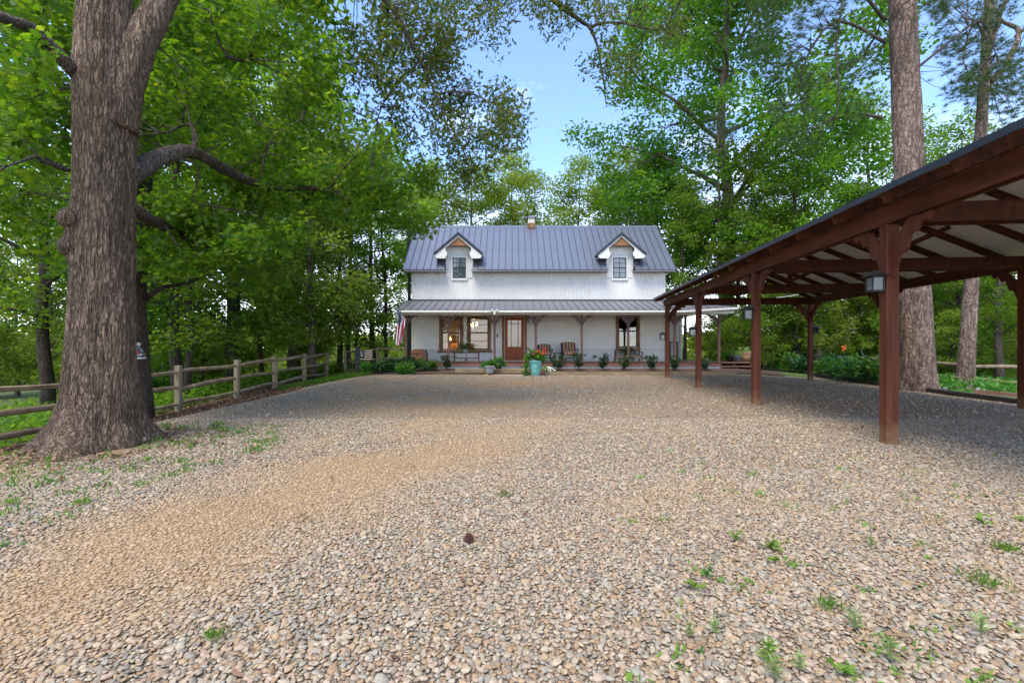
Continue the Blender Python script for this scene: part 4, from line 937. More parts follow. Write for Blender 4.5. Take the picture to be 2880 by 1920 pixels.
# lanterns on the posts
def lantern(loc, out, label, group, s=.85):
    l = thing('wall_lantern', label, 'lantern', tuple(loc), group); o = Vector(out).normalized(); sd_ = o.cross(ZV); L = Vector(loc)
    def at(a, b, z): return L + o * (a * s) + sd_ * (b * s) + ZV * (z * s)
    mb = MB(); mb.obox(at(.008, 0, 0), o * .008 * s, sd_ * .05 * s, ZV * .11 * s); mb.tube([at(.01, 0, .09), at(.06, 0, .17), at(.12, 0, .16)], .012 * s, 6); mb.build('bracket', M['black'], l)
    mb = MB(); c = at(.12, 0, 0); w = .088 * s
    for a in (-1, 1):
        for b in (-1, 1): mb.obox(at(.12 + a * .082, b * .082, 0), o * .008 * s, sd_ * .008 * s, ZV * .115 * s)
    mb.obox(at(.12, 0, -.118), o * w * 1.06, sd_ * w * 1.06, ZV * .012 * s); mb.obox(at(.12, 0, .10), o * w * .98, sd_ * w * .98, ZV * .010 * s); mb.build('frame', M['black'], l)
    mb = MB(); vs = []
    for r, z in ((.145, .112), (.05, .185), (.05, .2)): vs += [at(.12 + a * r, b * r, z) for a, b in ((-1, -1), (1, -1), (1, 1), (-1, 1))]
    mb.add(vs, [(0, 1, 2, 3), (8, 11, 10, 9)] + [(i + k, (i + 1) % 4 + k, (i + 1) % 4 + 4 + k, i + 4 + k) for k in (0, 4) for i in range(4)]); mb.build('lantern_roof', M['black'], l)
    for a, b, oo in ((1, 0, o), (-1, 0, o), (0, 1, sd_), (0, -1, sd_)):
        mb = MB(); mb.obox(at(.12 + a * .078, b * .078, -.006), oo * .0015, (sd_ if a else o) * .073 * s, ZV * .098 * s); mb.build('pane', M['lanternglass'], l)
    mb = MB(); mb.tube([at(.12, 0, -.10), at(.12, 0, .02)], .012 * s, 8); mb.build('candle', M['trimwhite'], l)
    return l
G = 'lanterns on the carport posts'
lantern(CP(5.98, XL - .07, 1.96), -PXV, 'black lantern on the nearest carport post, largest in view', G, .76)
lantern(CP(9.70, XL - .07, 1.84), -PXV, 'black lantern on the second nearest carport post, below its bracket', G)
lantern(CP(13.45, XL - .07, 1.58), -PXV, 'black lantern on the third carport post, before the porch roof end', G)
lantern(CP(17.13, XL - .07, 1.52), -PXV, 'small black lantern on the farthest left carport post against white siding', G)
lantern(CP(17.13, XR + .07, 1.75), PXV, 'small black lantern on the right rear carport post in front of the trees', G)
lantern((PX(1491, WY), WY - .03, PZ(899, WY)), (0, -1, 0), 'black lantern on the white wall right of the red door', 'house wall lanterns', .9)

# ------------------------------------------------------------------ fences
def rail_mesh(p, q, h, w, seed):
    g = np.random.default_rng(seed); p, q = Vector(p), Vector(q); d = q - p; side = d.cross(ZV).normalized()
    n = 9; k = 6; mb = MB(); vs = []; fs = []
    ph = g.uniform(0, 6, 3)
    for i in range(n):
        f = i / (n - 1); c = p + d * f; tap = 1 if 0 < i < n - 1 else .55
        off = ZV * (.018 * math.sin(f * 5 + ph[0])) + side * (.015 * math.sin(f * 4 + ph[1]))
        for j in range(k):
            a = 2 * math.pi * j / k + .5; rr = 1 + .12 * math.sin(j * 2.1 + ph[2] + f * 3)
            vs.append(c + off + side * (math.cos(a) * w / 2 * rr * tap) + ZV * (math.sin(a) * h / 2 * rr * tap))
    for i in range(n - 1):
        for j in range(k): fs.append((i * k + j, i * k + (j + 1) % k, (i + 1) * k + (j + 1) % k, (i + 1) * k + j))
    fs += [tuple(range(k))[::-1], tuple((n - 1) * k + j for j in range(k))]
    return mb.add(vs, fs)
def fence(name, label, posts, rails, ph, pw, parent_loc, post_m, rail_m, rh=.115, rw=.10, skip=()):
    f = thing(name, label, 'fence', parent_loc)
    for i, (x, y, z) in enumerate(posts):
        if i in skip: continue
        mb = MB(); j = (i * 7 % 5 - 2) * .006
        mb.beam((x, y, z - .3), (x + j, y + j, z + ph + (i * 13 % 7 - 3) * .01), pw, pw * .85, up=(0, 1, 0)); mb.build('post', post_m, f, bevel=.012)
    for i in range(len(posts) - 1):
        a, b = posts[i], posts[i + 1]
        for k, r in enumerate(rails):
            jit = ((i * 31 + k * 17) % 11 - 5) * .006
            rail_mesh((a[0], a[1], a[2] + r + jit), (b[0], b[1], b[2] + r - jit), rh, rw, i * 10 + k).build('rail', rail_m, f, smooth=False)
    return f
lp = [(-8.95, 5.0), (-9.0, 7.3), (-8.9, 9.7), (-8.79, 12.0), (-8.65, 14.3), (-8.64, 16.6), (-8.62, 18.9), (-8.59, 21.1)]
fence('rail_fence', 'long weathered three rail split timber fence along the left edge of the gravel', [(x, y, float(drop(y))) for x, y in lp], (.24, .66, 1.08), 1.24, .145, (-8.8, 13, 0), M['fencepost'], M['fence'])
bp = [(PX(972, 23), 23.0), (PX(1062, 22.6), 22.6), (PX(1145, 22.2), 22.2)]
fence('rail_fence', 'shorter three rail fence behind the flag running up to the left end of the porch', [(x, y, -.2 + .1 * i) for i, (x, y) in enumerate(bp)], (.18, .62, 1.10), 1.2, .12, (-7, 22.6, 0), M['fencepost'], M['fence'], skip=(2,))
rp = [(PX(2303, 24), 24.0, -.25), (PX(2480, 19.8), 19.8, -.30), (PX(2735, 16.4), 16.4, -.42), (PX(2900, 15.6), 15.6, -.5), (PX(3100, 14.5), 14.5, -.5)]
fence('rail_fence', 'grey two rail fence behind the pines to the right of the carport', rp, (.42, .92), 1.3, .15, (16, 19, 0), M['fencepost'], M['fence'])
# black post with hanging flag board
sp_ = thing('sign_post', 'square black timber post by the grass at the left end of the house', 'post', (PX(1005, 19), 19, -.1))
mb = MB(); x = PX(1005, 19); mb.box(x - .075, x + .075, 18.93, 19.07, -.4, PZ(977, 19)); mb.build('shaft', M['blackpost'], sp_, bevel=.012)
mb = MB(); mb.box(x - .085, x + .085, 18.92, 19.08, PZ(977, 19) + .001, PZ(977, 19) + .03); mb.build('cap', M['blackpost'], sp_)
fb = thing('flag_board', 'wooden flag board with black starred corner beside the black post', 'sign', (PX(1030, 19.4), 19.4, .6))
fx0, fx1, fz0, fz1 = PX(1012, 19.4), PX(1047, 19.4), PZ(1009.5, 19.4), PZ(984, 19.4)
mb = MB(); nst = 9
for k in range(nst):
    za, zc = fz0 + (fz1 - fz0) * k / nst, fz0 + (fz1 - fz0) * (k + 1) / nst
    xa = fx0 if k < 2 else fx0 + (fx1 - fx0) * .36
    b = MB(); b.box(xa, fx1, 19.39, 19.42, za + .003, zc - .001); b.build('slat', M['interiordark'] if k % 2 else M['plankpale'], fb)
mb = MB(); mb.box(fx0, fx0 + (fx1 - fx0) * .355, 19.385, 19.42, fz0 + (fz1 - fz0) * 2 / nst, fz1 + .0); mb.build('canton', M['blackpost'], fb)
def star(mb, c, r, n=(0, -1, 0)):
    ol = [((r if i % 2 == 0 else r * .42) * math.sin(math.pi * i / 5), (r if i % 2 == 0 else r * .42) * math.cos(math.pi * i / 5)) for i in range(10)]
    mb.prism(ol, c, (1, 0, 0), (0, 0, 1), (0, .006, 0))
mb = MB(); star(mb, (fx0 + (fx1 - fx0) * .17, 19.381, fz0 + (fz1 - fz0) * .42), .06)
for a, b_ in ((.09, .85), (.26, .85), (.17, .72), (.09, .62), (.26, .62)): star(mb, (fx0 + (fx1 - fx0) * a, 19.381, fz0 + (fz1 - fz0) * b_), .025)
mb.build('star', M['flagwhite'], fb)

# flag on its pole, fixed to the left porch post and hanging limp
fl = thing('flag', 'stars and stripes flag hanging limp from an angled pole at the left porch corner', 'flag', (PX(1142, 20), 20, 2.0))
q0 = Vector((PX(1142, 20), 19.98, 1.95)); q1 = Vector(PT(1121, 857, 18.9))
mb = MB(); mb.tube([q0, q1], .014, 8); mb.build('pole', M['black'], fl, smooth=True); mb = MB(); mb.ball(q1, .03, 8); mb.build('finial', M['black'], fl)
nc, nr_ = 39, 34; hoist = [q1.lerp(q0, .06 + .56 * i / nc) for i in range(nc + 1)]
Lf = 1.42; mb = MB(); vs = []
for r_ in range(nr_ + 1):
    f = r_ / nr_
    for i in range(nc + 1):
        h = hoist[i]; s_ = i / nc
        base = h.lerp(hoist[0].lerp(hoist[-1], .30 + .35 * s_), min(1, f * 2.2))      # cloth gathers below the pole
        fold = .055 * math.sin(s_ * 15 + f * 1.5) * min(1, f * 3); fy = .05 * math.cos(s_ * 15 + f) * min(1, f * 3)
        topz = h.z * (1 - min(1, f * 2)) + (hoist[0].z - .10 + .0 * s_) * min(1, f * 2) - .45 * s_ * min(1, f * 2) * .6
        z = h.z - Lf * f * (.93 + .1 * math.sin(s_ * 5)) + (.25 * (s_ - .3)) * f
        vs.append((base.x + fold - .10 * f + (s_ - .5) * .24 * (1 - .3 * f), base.y + fy, z))
fs = []; b = 0
mb.v = vs
for r_ in range(nr_):
    for i in range(nc):
        a = r_ * (nc + 1) + i; st_ = int(i / 3)
        m = 2 if (st_ < 7 and r_ < nr_ * .40) else (0 if st_ % 2 == 0 else 1)
        mb.f.append((a, a + 1, a + nc + 2, a + nc + 1)); mb.m.append(m)
cl = mb.build('cloth', [M['flagred'], M['flagwhite'], M['flagblue']], fl, smooth=True)
mb = MB()
for rr in range(8):
    for cc in range(5 if rr % 2 else 6):
        i = 1 + int((cc + (.5 if rr % 2 else 0)) * 3.4); r_ = 1 + int(rr * 1.55); p = vs[r_ * (nc + 1) + i]; star(mb, (p[0], p[1] - .012, p[2]), .017)
mb.build('star', M['flagwhite'], fl)

# ------------------------------------------------------------------ things on and in front of the porch
ck = thing('wooden_chest', 'arched lid brown wooden chest on the deck left of the windows', 'chest', (PX(1177, 20.9), 20.9, DZ))
cx0, cx1 = PX(1157, 20.9), PX(1199, 20.9)
def arch(w, h0, h1, n=10): return [(-w, 0), (w, 0), (w, h0)] + [(w * math.cos(math.pi * k / n), h0 + (h1 - h0) * math.sin(math.pi * k / n)) for k in range(1, n)] + [(-w, h0)]
cm, cw = (cx0 + cx1) / 2 - .04, (cx1 - cx0) / 2 - .05
mb = MB(); mb.prism([(-cw, 0), (cw, 0), (cw, .40), (-cw, .40)], (cm, 20.95, DZ), (1, 0, 0), (0, 0, 1), (0, .42, 0)); mb.build('box', M['orangewood'], ck, bevel=.008)
mb = MB(); mb.prism([(-cw - .012, .405)] + [(cw + .012, .405)] + [(math.cos(math.pi * k / 12) * (cw + .012), .44 + .16 * math.sin(math.pi * k / 12)) for k in range(13)], (cm, 20.95, DZ), (1, 0, 0), (0, 0, 1), (0, .44, 0)); mb.build('lid', M['orangewood'], ck)
for xo in (cw + .03,):
    mb = MB(); mb.prism([(-.02, 0), (.09, 0), (.08, .40), (.03, .52), (-.02, .56)], (cm + xo, 20.95, DZ), (1, 0, 0), (0, 0, 1), (0, .46, 0)); mb.build('end_panel', M['benchwood'], ck)
mb = MB(); mb.box(cm - .03, cm + .03, 20.725, 20.739, DZ + .30, DZ + .37); mb.box(cm - cw, cm + cw, 20.727, 20.739, DZ + .375, DZ + .40); mb.build('latch', M['black'], ck)
# plant bench under the windows
pbx0, pbx1 = PX(1275, 20.6), PX(1349, 20.6)
bn = thing('plant_bench', 'long dark backless bench under the big windows carrying a fern', 'bench', ((pbx0 + pbx1) / 2, 20.6, DZ))
mb = MB(); mb.box(pbx0, pbx1, 20.45, 20.8, DZ + .40, DZ + .44); mb.build('top', M['porchred'], bn, bevel=.006)
for xx in (pbx0 + .02, pbx1 - .07):
    for y in (20.47, 20.73): mb = MB(); mb.box(xx, xx + .05, y, y + .05, DZ, DZ + .40); mb.build('leg', M['porchred'], bn)
mb = MB(); mb.box(pbx0 + .07, pbx1 - .07, 20.48, 20.52, DZ + .16, DZ + .21); mb.build('stretcher', M['porchred'], bn)
mb = MB(); xm_ = (pbx0 + pbx1) / 2; mb.prism([(-.10, .15), (.10, .15), (0, .02)], (xm_, 20.5, DZ), (1, 0, 0), (0, 0, 1), (0, .03, 0)); mb.box(xm_ - .012, xm_ + .012, 20.485, 20.51, DZ + .215, DZ + .39); mb.build('ornament', M['porchred'], bn)
# slatted bench on the right
b0, b1 = PX(1730, 20.9), PX(1803, 20.9)
sb = thing('slat_bench', 'grey slatted wooden bench below the single right window', 'bench', ((b0 + b1) / 2, 20.9, DZ))
for k in range(4): mb = MB(); mb.box(b0, b1, 20.62 + k * .11, 20.70 + k * .11, DZ + .26, DZ + .29); mb.build('seat_slat', M['benchwood'], sb)
n = 14
for k in range(n): x = b0 + .06 + (b1 - b0 - .12) * k / (n - 1); mb = MB(); mb.box(x - .022, x + .022, 21.06, 21.085, DZ + .30, DZ + .49); mb.build('back_slat', M['benchwood'], sb)
mb = MB(); mb.box(b0, b1, 21.05, 21.10, DZ + .49, DZ + .54); mb.box(b0 + .05, b1 - .05, 20.61, 20.65, DZ + .17, DZ + .255); mb.build('rail', M['benchwood'], sb)
for xx in (b0, b1 - .06):
    for y, h in ((20.62, .45), (21.04, .49)): mb = MB(); mb.box(xx, xx + .06, y - .002, y + .055, DZ, DZ + h); mb.build('leg', M['benchwood'], sb)
    mb = MB(); mb.box(xx - .004, xx + .064, 20.58, 21.04, DZ + .451, DZ + .485); mb.build('armrest', M['benchwood'], sb)
# cushioned chairs
def armchair(u0, u1, vt, y, label):
    x0, x1 = PX(u0, y), PX(u1, y); xm = (x0 + x1) / 2; w = (x1 - x0) / 2 * .80; H = PZ(vt, y) - DZ
    c = thing('patio_chair', label, 'chair', (xm, y, DZ), 'striped patio chairs on the porch')
    def cush(name, org, axu, axv, L, thick, H0=0):
        mb = MB(); nst = 9
        for k in range(nst):
            a, b = -w + 2 * w * k / nst, -w + 2 * w * (k + 1) / nst; r = .09
            def top(x): return L - max(0, r - (w - abs(x))) * .8
            mb.prism([(a, H0), (b, H0), (b, top(b)), (a, top(a))], org, axu, axv, Vector(axu).cross(Vector(axv)) * thick, k % 2)
        mb.build(name, [M['stripea'], M['stripeb']], c, bevel=0)
    cush('back_cushion', (xm, y + .22, DZ + .40), (1, 0, 0), (0, .22, .975), H - .40, .11)
    cush('seat_cushion', (xm, y - .32, DZ + .40), (1, 0, 0), (0, 1, .05), .55, .12)
    mb = MB(); mb.beam((xm, y + .30, DZ + .33), (xm, y + .47, DZ + H - .04), w * 2 + .08, .03, up=(0, 1, 0)); mb.build('back_frame', M['black'], c)
    mb = MB(); mb.box(xm - w, xm + w, y - .34, y + .26, DZ + .30, DZ + .335); mb.box(xm - w + .02, xm + w - .02, y - .35, y - .32, DZ + .16, DZ + .20); mb.build('seat_frame', M['black'], c)
    for s_ in (-1, 1):
        mb = MB(); mb.tube([(xm + s_ * (w + .05), y - .38, DZ + .48), (xm + s_ * (w + .06), y - .30, DZ + .565), (xm + s_ * (w + .05), y + .05, DZ + .57), (xm + s_ * (w + .01), y + .33, DZ + .60)], [.02, .028, .028, .02], 8); mb.tube([(xm + s_ * (w + .05), y - .26, DZ + .56), (xm + s_ * (w + .02), y - .24, DZ + .31)], .016, 6); mb.build('armrest', M['black'], c, smooth=True)
        for yy_ in (y - .27, y + .25):
            mb = MB(); mb.tube([(xm + s_ * (w - .03), yy_, DZ + .31), (xm + s_ * (w + .02), yy_ + (-.04 if yy_ < y else .05), DZ)], .018, 6); mb.build('leg', M['black'], c)
armchair(1511, 1552, 965.5, 20.9, 'brown striped patio chair partly behind the red flowers in the teal pot')
armchair(1578, 1624, 960, 20.8, 'brown striped patio chair standing clear by the middle porch post')
tt = thing('side_table', 'small black wire side table between the two striped chairs', 'table', (PX(1567, 20.9), 20.9, DZ))
mb = MB(); mb.box(PX(1556, 20.9), PX(1580, 20.9), 20.75, 21.1, DZ + .39, DZ + .42); mb.build('top', M['black'], tt)
for u in (1558, 1578):
    for y in (20.78, 21.07): mb = MB(); mb.tube([(PX(u, 20.9), y, DZ), (PX(u, 20.9), y, DZ + .39)], .012, 6); mb.build('leg', M['black'], tt)
for k in range(6): mb = MB(); x = PX(1559.5 + k * 3.4, 20.9); mb.tube([(x, 20.765, DZ + .25), (x, 20.765, DZ + .389)], .006, 5); mb.build('rod', M['black'], tt)
# twin flood light
fd = thing('flood_light', 'white twin headed flood light on the gutter above the third porch post', 'flood light', (PX(1391, 19.5), 19.5, 2.65))
x = PX(1391, 19.5); mb = MB(); mb.box(x - .03, x + .03, 19.50, 19.56, 2.50, 2.66); mb.ball((x, 19.49, 2.56), .05, 10); mb.build('body', M['trimwhite'], fd)
for s_ in (-1, 1): mb = MB(); p = Vector((x + s_ * .04, 19.50, 2.66)); d = Vector((s_ * .11, -.04, .06)); mb.tube([p, p + d * .5, p + d], [.018, .04, .062], 10); mb.build('lamp_head', M['trimwhite'], fd, smooth=True)

# ---- planting helpers
def clump(c, r, n, g, sq=(1, 1, .8)):
    p = g.normal(size=(n, 3)); p /= np.linalg.norm(p, axis=1)[:, None]; p *= (g.random((n, 1)) ** .45) * r
    return np.array(c) + p * np.array(sq)
def plant(name, label, cat, loc, mats, spec, group=None, seed=0, stems=5, H=.5, Rr=.25, stemm=None, tmpl=LEAF6, L=.07, Wd=.04, n=200, updir=.5, droop=.1):
    g = np.random.default_rng(seed); t = thing(name, label, cat, loc, group); loc = np.array(loc)
    mb = MB(); tips = []
    for k in range(stems):
        a = g.uniform(0, 6.28); rr = Rr * g.uniform(.2, .9); h = H * g.uniform(.6, .95); e = loc + [math.cos(a) * rr, math.sin(a) * rr, h]; mid = loc + [math.cos(a) * rr * .4, math.sin(a) * rr * .4, h * .5]
        mb.tube([loc, mid, e], [.012, .009, .004], 5, cap=False); tips += [(mid, Rr * .38), (e, Rr * .42)]
    mb.build('stem', stemm or M['stick'], t)
    pos = np.concatenate([clump(c, r, max(4, n // len(tips)), g) for c, r in tips]); pos[:, 2] = np.maximum(pos[:, 2], loc[2] + .02)
    link('foliage', leaf_mesh('foliage', pos, L, Wd, tmpl, mats, updir, droop, seed), None, t)
    return t
shr = [(1258, 19.3, .52, 'dark glossy shrub in the bed at the left end of the plant bench'), (1569, 19.2, .5, 'dark glossy shrub in the bed in front of the small side table'),
       (1628, 19.2, .56, 'dark glossy shrub at the foot of the middle porch post beside the chair'), (1694, 19.2, .52, 'dark glossy shrub between middle porch post and slatted bench'),
       (1756, 19.2, .45, 'dark glossy shrub before the slatted bench, left of its post'), (1832, 19.2, .5, 'dark glossy shrub between slatted bench and carport corner post'),
       (1898, 19.2, .46, 'dark glossy shrub just right of the farthest carport post'), (1979, 19.3, .36, 'small dark shrub peeping out right of the third carport post')]
for k, (u, y, h, lb) in enumerate(shr):
    x = PX(u, y); plant('camellia_shrub', lb, 'shrub', (x, y, float(gz(x, y)) + .03), M['leafcam'], 0, 'dark shrubs in the porch bed', 40 + k, 9, h * 1.22, .36, None, LEAF6, .10, .058, 480, .6, .0)
# grey planter, dark pot, teal pot
def pot(name, label, c, prof, m, soil_r, soil_z, cat='planter', rim=None):
    t = thing(name, label, cat, c); mb = MB(); mb.lathe([(p[0], p[1]) for p in prof] , c, 32); mb.build('vessel', m, t, smooth=True)
    mb = MB(); mb.lathe([(.001, soil_z), (soil_r, soil_z)], c, 24); mb.build('soil', M['dirt'], t); return t
def fol(t, name, pos, L, Wd, tm, m, up=.5, dr=.1, seed=1): return link(name, leaf_mesh(name, pos, L, Wd, tm, m, up, dr, seed), None, t)
g = np.random.default_rng(5)
c = (PX(1376, 18.4), 18.4, .06); t = pot('grey_planter', 'pale grey round planter with trailing greens at the left of the door step', c, [(.001, 0), (.15, 0), (.19, .12), (.21, .29), (.23, .31), (.22, .33), (.19, .33), (.19, .27)], M['potgrey'], .19, .28)
fol(t, 'foliage', np.concatenate([clump((c[0] + a, c[1] + b, c[2] + z), .13, 90, g) for a, b, z in ((-.15, 0, .42), (.02, -.05, .5), (.16, .02, .45), (-.25, -.05, .34), (.28, .05, .36), (.05, .1, .45))]), .09, .05, LEAF6, M['leafplant'], .6, .1, 3)
c = (PX(1402, 18.9), 18.9, .24); t = pot('dark_pot', 'dark pot of leafy green behind the grey planter on the step', c, [(.001, 0), (.12, 0), (.17, .25), (.16, .27), (.15, .24)], M['potblack'], .15, .23)
fol(t, 'foliage', np.concatenate([clump((c[0] + a, c[1], c[2] + z), .15, 80, g) for a, z in ((-.1, .34), (.1, .32), (.18, .2), (0, .42))]), .11, .06, LEAF6, M['leafplant'], .5, .25, 4)
c = (PX(1506, 17.9), 17.9, .01); t = pot('teal_pot', 'tall turquoise glazed pot of red flowers in front of the red door', c, [(.001, 0), (.155, 0), (.17, .03), (.205, .2), (.235, .42), (.245, .55), (.26, .57), (.26, .60), (.235, .60), (.225, .52)], M['teal'], .225, .53)
fol(t, 'foliage', np.concatenate([clump((c[0] + a, c[1] + b, c[2] + z), .15, 70, g) for a, b, z in ((-.2, 0, .78), (0, -.05, .75), (.22, 0, .74), (.1, .05, .86), (-.1, .05, .9), (.3, -.05, .66), (-.32, 0, .7), (-.36, -.1, .4), (-.38, 0, .15))]), .13, .07, LEAF6, M['leafplant'], .5, .2, 6)
fol(t, 'broad_leaf', np.array([(c[0] + a, c[1] + b, c[2] + z) for a, b, z in ((-.25, 0, .8), (-.2, -.1, .85), (-.05, -.1, .8), (.15, -.1, .8), (.05, 0, .92), (.2, .1, .9), (-.3, -.05, .72), (.1, -.15, .72), (.28, 0, .8), (-.15, .1, .95))]), .30, .14, LEAF6, M['leaflime'], .4, -.5, 7)
mb = MB(); 
for a, b, z in ((.13, -.1, .98), (.33, -.05, 1.02), (.30, -.1, .9), (-.07, -.12, .88), (.15, -.12, .93), (.36, 0, .95)):
    for k in range(5): mb.ball((c[0] + a + g.normal() * .025, c[1] + b + g.normal() * .02, c[2] + z + g.normal() * .04), .026, 6, sq=(1, 1, 1.3))
mb.build('flower', M['redflower'], t)
c = (PX(1539, 18.35), 18.6, .12); plant('flowering_plant', 'low plant with white blooms at the right foot of the teal pot', 'plant', c, M['leaflime'], 0, None, 71, 6, .22, .25, None, LEAF6, .09, .05, 120)
mb = MB(); 
for k in range(14): mb.ball((c[0] + .12 + g.normal() * .09, c[1] - .12, c[2] + .12 + g.normal() * .05), .03, 6)
mb.build('bloom', M['whiteflower'], [o for o in C.objects if o.name.startswith('flowering_plant')][0])
def fern(label, c, r, seed, potm):
    g = np.random.default_rng(seed); t = thing('fern', label, 'fern', c); mb = MB(); mb.lathe([(.001, 0), (.10, 0), (.14, .16), (.001, .16)], c, 16); mb.build('pot', potm, t)
    P, D = [], []; mb = MB()
    for k in range(46):
        a = g.uniform(0, 6.28); e = g.uniform(.2, 1.35); L_ = r * g.uniform(.75, 1.1); p0 = np.array(c) + [0, 0, .15]; pts_ = []
        for s_ in np.linspace(0, 1, 9):
            rad = L_ * s_ * math.cos(e * (1 - .25 * s_)); z = L_ * (s_ * math.sin(e) - .55 * s_ * s_ * (1.35 - .3 * e)); q = p0 + [math.cos(a) * rad, math.sin(a) * rad, z]; pts_.append(q)
            for sd_ in (-1, 1):
                for _ in range(2): P.append(q + g.normal(size=3) * .012); D.append([-math.sin(a) * sd_, math.cos(a) * sd_, .0])
        mb.tube(pts_, .004, 3, cap=False)
    mb.build('frond_stem', M['fern'], t); link('frond', leaf_mesh('frond', np.array(P), .07, .022, LEAF4, M['fern'], .6, .1, seed, np.array(D) * 2), None, t)
fern('bushy green fern on the dark bench between the two big windows', (PX(1309, 20.6), 20.6, DZ + .442), .62, 3, M['potgrey'])
fern('green fern on the slatted bench half hidden by the right porch post', (PX(1763, 20.8), 20.8, DZ + .292), .58, 4, M['potblack'])
# three pots on the steps
for lb, u, y, pr, m, fm, sd_ in (('black tapered pot of greenery leftmost of three on the deck steps', 2053, 21.1, [(.001, 0), (.13, 0), (.20, .27), (.21, .30), (.18, .30)], M['potblack'], M['leafplant'], 11),
        ('slate grey tub in the middle of three pots on the deck steps', 2074, 20.95, [(.001, 0), (.16, 0), (.20, .26), (.205, .29), (.18, .29)], M['potslate'], M['leafgrey'], 12),
        ('large tan terracotta pot rightmost on the deck steps', 2096, 21.3, [(.001, 0), (.16, 0), (.22, .22), (.25, .42), (.27, .45), (.22, .45)], M['terracotta'], M['leafgrey'], 13)):
    c = (PX(u, y), y, DZ); t = pot('step_pot', lb, c, pr, m, pr[-1][0] - .005, pr[-1][1] - .03); g2 = np.random.default_rng(sd_)
    fol(t, 'foliage', np.concatenate([clump((c[0] + a, c[1] + b, c[2] + pr[-1][1] + z), .14, 60, g2) for a, b, z in ((-.12, 0, .12), (.08, 0, .14), (.0, -.1, .05), (-.18 if sd_ == 11 else .1, -.05, .0))]), .09, .045, LEAF6, fm, .5, .1, sd_)
# feeder on the trunk behind the oak, rock and pine cone

# ------------------------------------------------------------------ big trunks
def trunk_mesh(name, zs, cx, cy, rad, m, nth=150, ridge=.022, nr=36, zl=1.6, seed=0, plate=False):
    th = np.linspace(0, 2 * np.pi, nth, endpoint=False); T, Zg = np.meshgrid(th, zs)
    r = rad(T, Zg)
    w = fbm(T / (2 * np.pi) * 12, Zg * 1.2, seed) * 2.2
    a = T / (2 * np.pi) * nr
    n1 = vnoise(a + w, Zg * zl + w * .5, seed + 1, nr); n2 = vnoise(a * 2 + w * 1.3, Zg * zl * 2.3, seed + 2, nr * 2)
    rid = 1 - np.abs(2 * n1 - 1); rid = rid ** (.8 if plate else 1) * .7 + (1 - np.abs(2 * n2 - 1)) * .3
    r = r - ridge * (1 - rid) + ridge * .5 * (fbm(T / (2 * np.pi) * 5, Zg * .8, seed + 4) - .5)
    X = cx(Zg) + r * np.cos(T); Y = cy(Zg) + r * np.sin(T)
    return grid_mesh(name, X, Y, Zg, m, True, True)
def limb(mb, pts, r0, r1, n=10, jit=.0, sub=4, seed=0):
    g = np.random.default_rng(seed); P = [Vector(p) for p in pts]; out = []
    for i in range(len(P) - 1):
        a, b, c, d = P[max(i - 1, 0)], P[i], P[i + 1], P[min(i + 2, len(P) - 1)]
        for k in range(sub):
            t = k / sub; out.append(0.5 * ((2 * b) + (c - a) * t + (2 * a - 5 * b + 4 * c - d) * t * t + (3 * b - a - 3 * c + d) * t ** 3) + Vector(g.normal(size=3)) * jit)
    out.append(P[-1]); k = len(out)
    mb.tube(out, [(r0 + (r1 - r0) * (i / (k - 1)) ** .8) * g.uniform(.93, 1.07) for i in range(k)], n); return out

oak = thing('oak_tree', 'huge oak with furrowed brown bark and flared base at the left edge of the gravel', 'tree', (-4.87, 5.55, 0))
OY = 5.5
zv = np.array([-.4, 0, .12, .3, .6, .9, 1.3, 1.9, 2.6, 3.3, 4.0, 4.5, 5.2, 6.5])
rv = np.array([.66, .60, .53, .44, .385, .355, .33, .305, .292, .288, .295, .30, .27, .25])
def oak_r(T, Z):
    r = np.interp(Z, zv, rv); fl = np.clip(1 - Z / .9, 0, 1.4) ** 2
    lobes = .16 * np.cos(3 * (T - 2.9)) + .10 * np.cos(5 * T + 1.0) + .12 * np.cos(T - 3.5)
    r = r + fl * lobes * .75 + .012 * np.cos(4 * T + Z)
    for t0, z0, a, s1, s2 in ((4.05, 2.68, .08, .16, .12), (3.98, 2.36, .08, .16, .11)):
        r = r + a * np.exp(-((T - t0) / s1 / 1.6) ** 2 - ((Z - z0) / s2 / 1.3) ** 2)
    return r
ocx = lambda z: np.interp(z, [0, 1, 2, 3.5, 5, 6.5], [-4.98, -4.96, -4.93, -4.91, -4.91, -4.91]); ocy = lambda z: OY + 0 * z
link('trunk', trunk_mesh('trunk', np.linspace(-.35, 6.5, 330), ocx, ocy, oak_r, M['oakbark'], 240, .028, 64, 2.6, 3), None, oak)
for lb, t0, z0, r in (('round knotted burl with a pale face', 4.08, 2.67, .125), ('lower lumpy burl', 3.98, 2.35, .115)):
    c = (ocx(z0) + .30 * math.cos(t0), OY + .30 * math.sin(t0), z0); g = np.random.default_rng(int(z0 * 10))
    th = np.linspace(0, 2 * np.pi, 40, endpoint=False); ph = np.linspace(.02, 3.12, 24); T, PH = np.meshgrid(th, ph)
    rr = r * (1 + .16 * (fbm(T * 2 / 1.57 * 2, PH * 4, 8) - .5) - .10 * np.exp(-((T - t0) / .45) ** 2 - ((PH - 1.57) / .4) ** 2) + .03 * np.sin(PH * 22))
    o = link('burl', grid_mesh('burl', c[0] + rr * np.sin(PH) * np.cos(T), c[1] + rr * np.sin(PH) * np.sin(T), c[2] + rr * np.cos(PH), M['oakbark'], True, True), None, oak); o['label'] = lb
def L3(*uvY): return [PT(*q) for q in uvY]
mb = MB()
limb(mb, L3((325, 360, 5.5), (362, 210, 5.55), (425, 60, 5.7), (540, -100, 6.1), (800, -260, 7.0), (1040, -330, 7.8)), .225, .09, 16, .0, 6, 1)
mb.build('limb', M['oakbark'], oak, smooth=True)
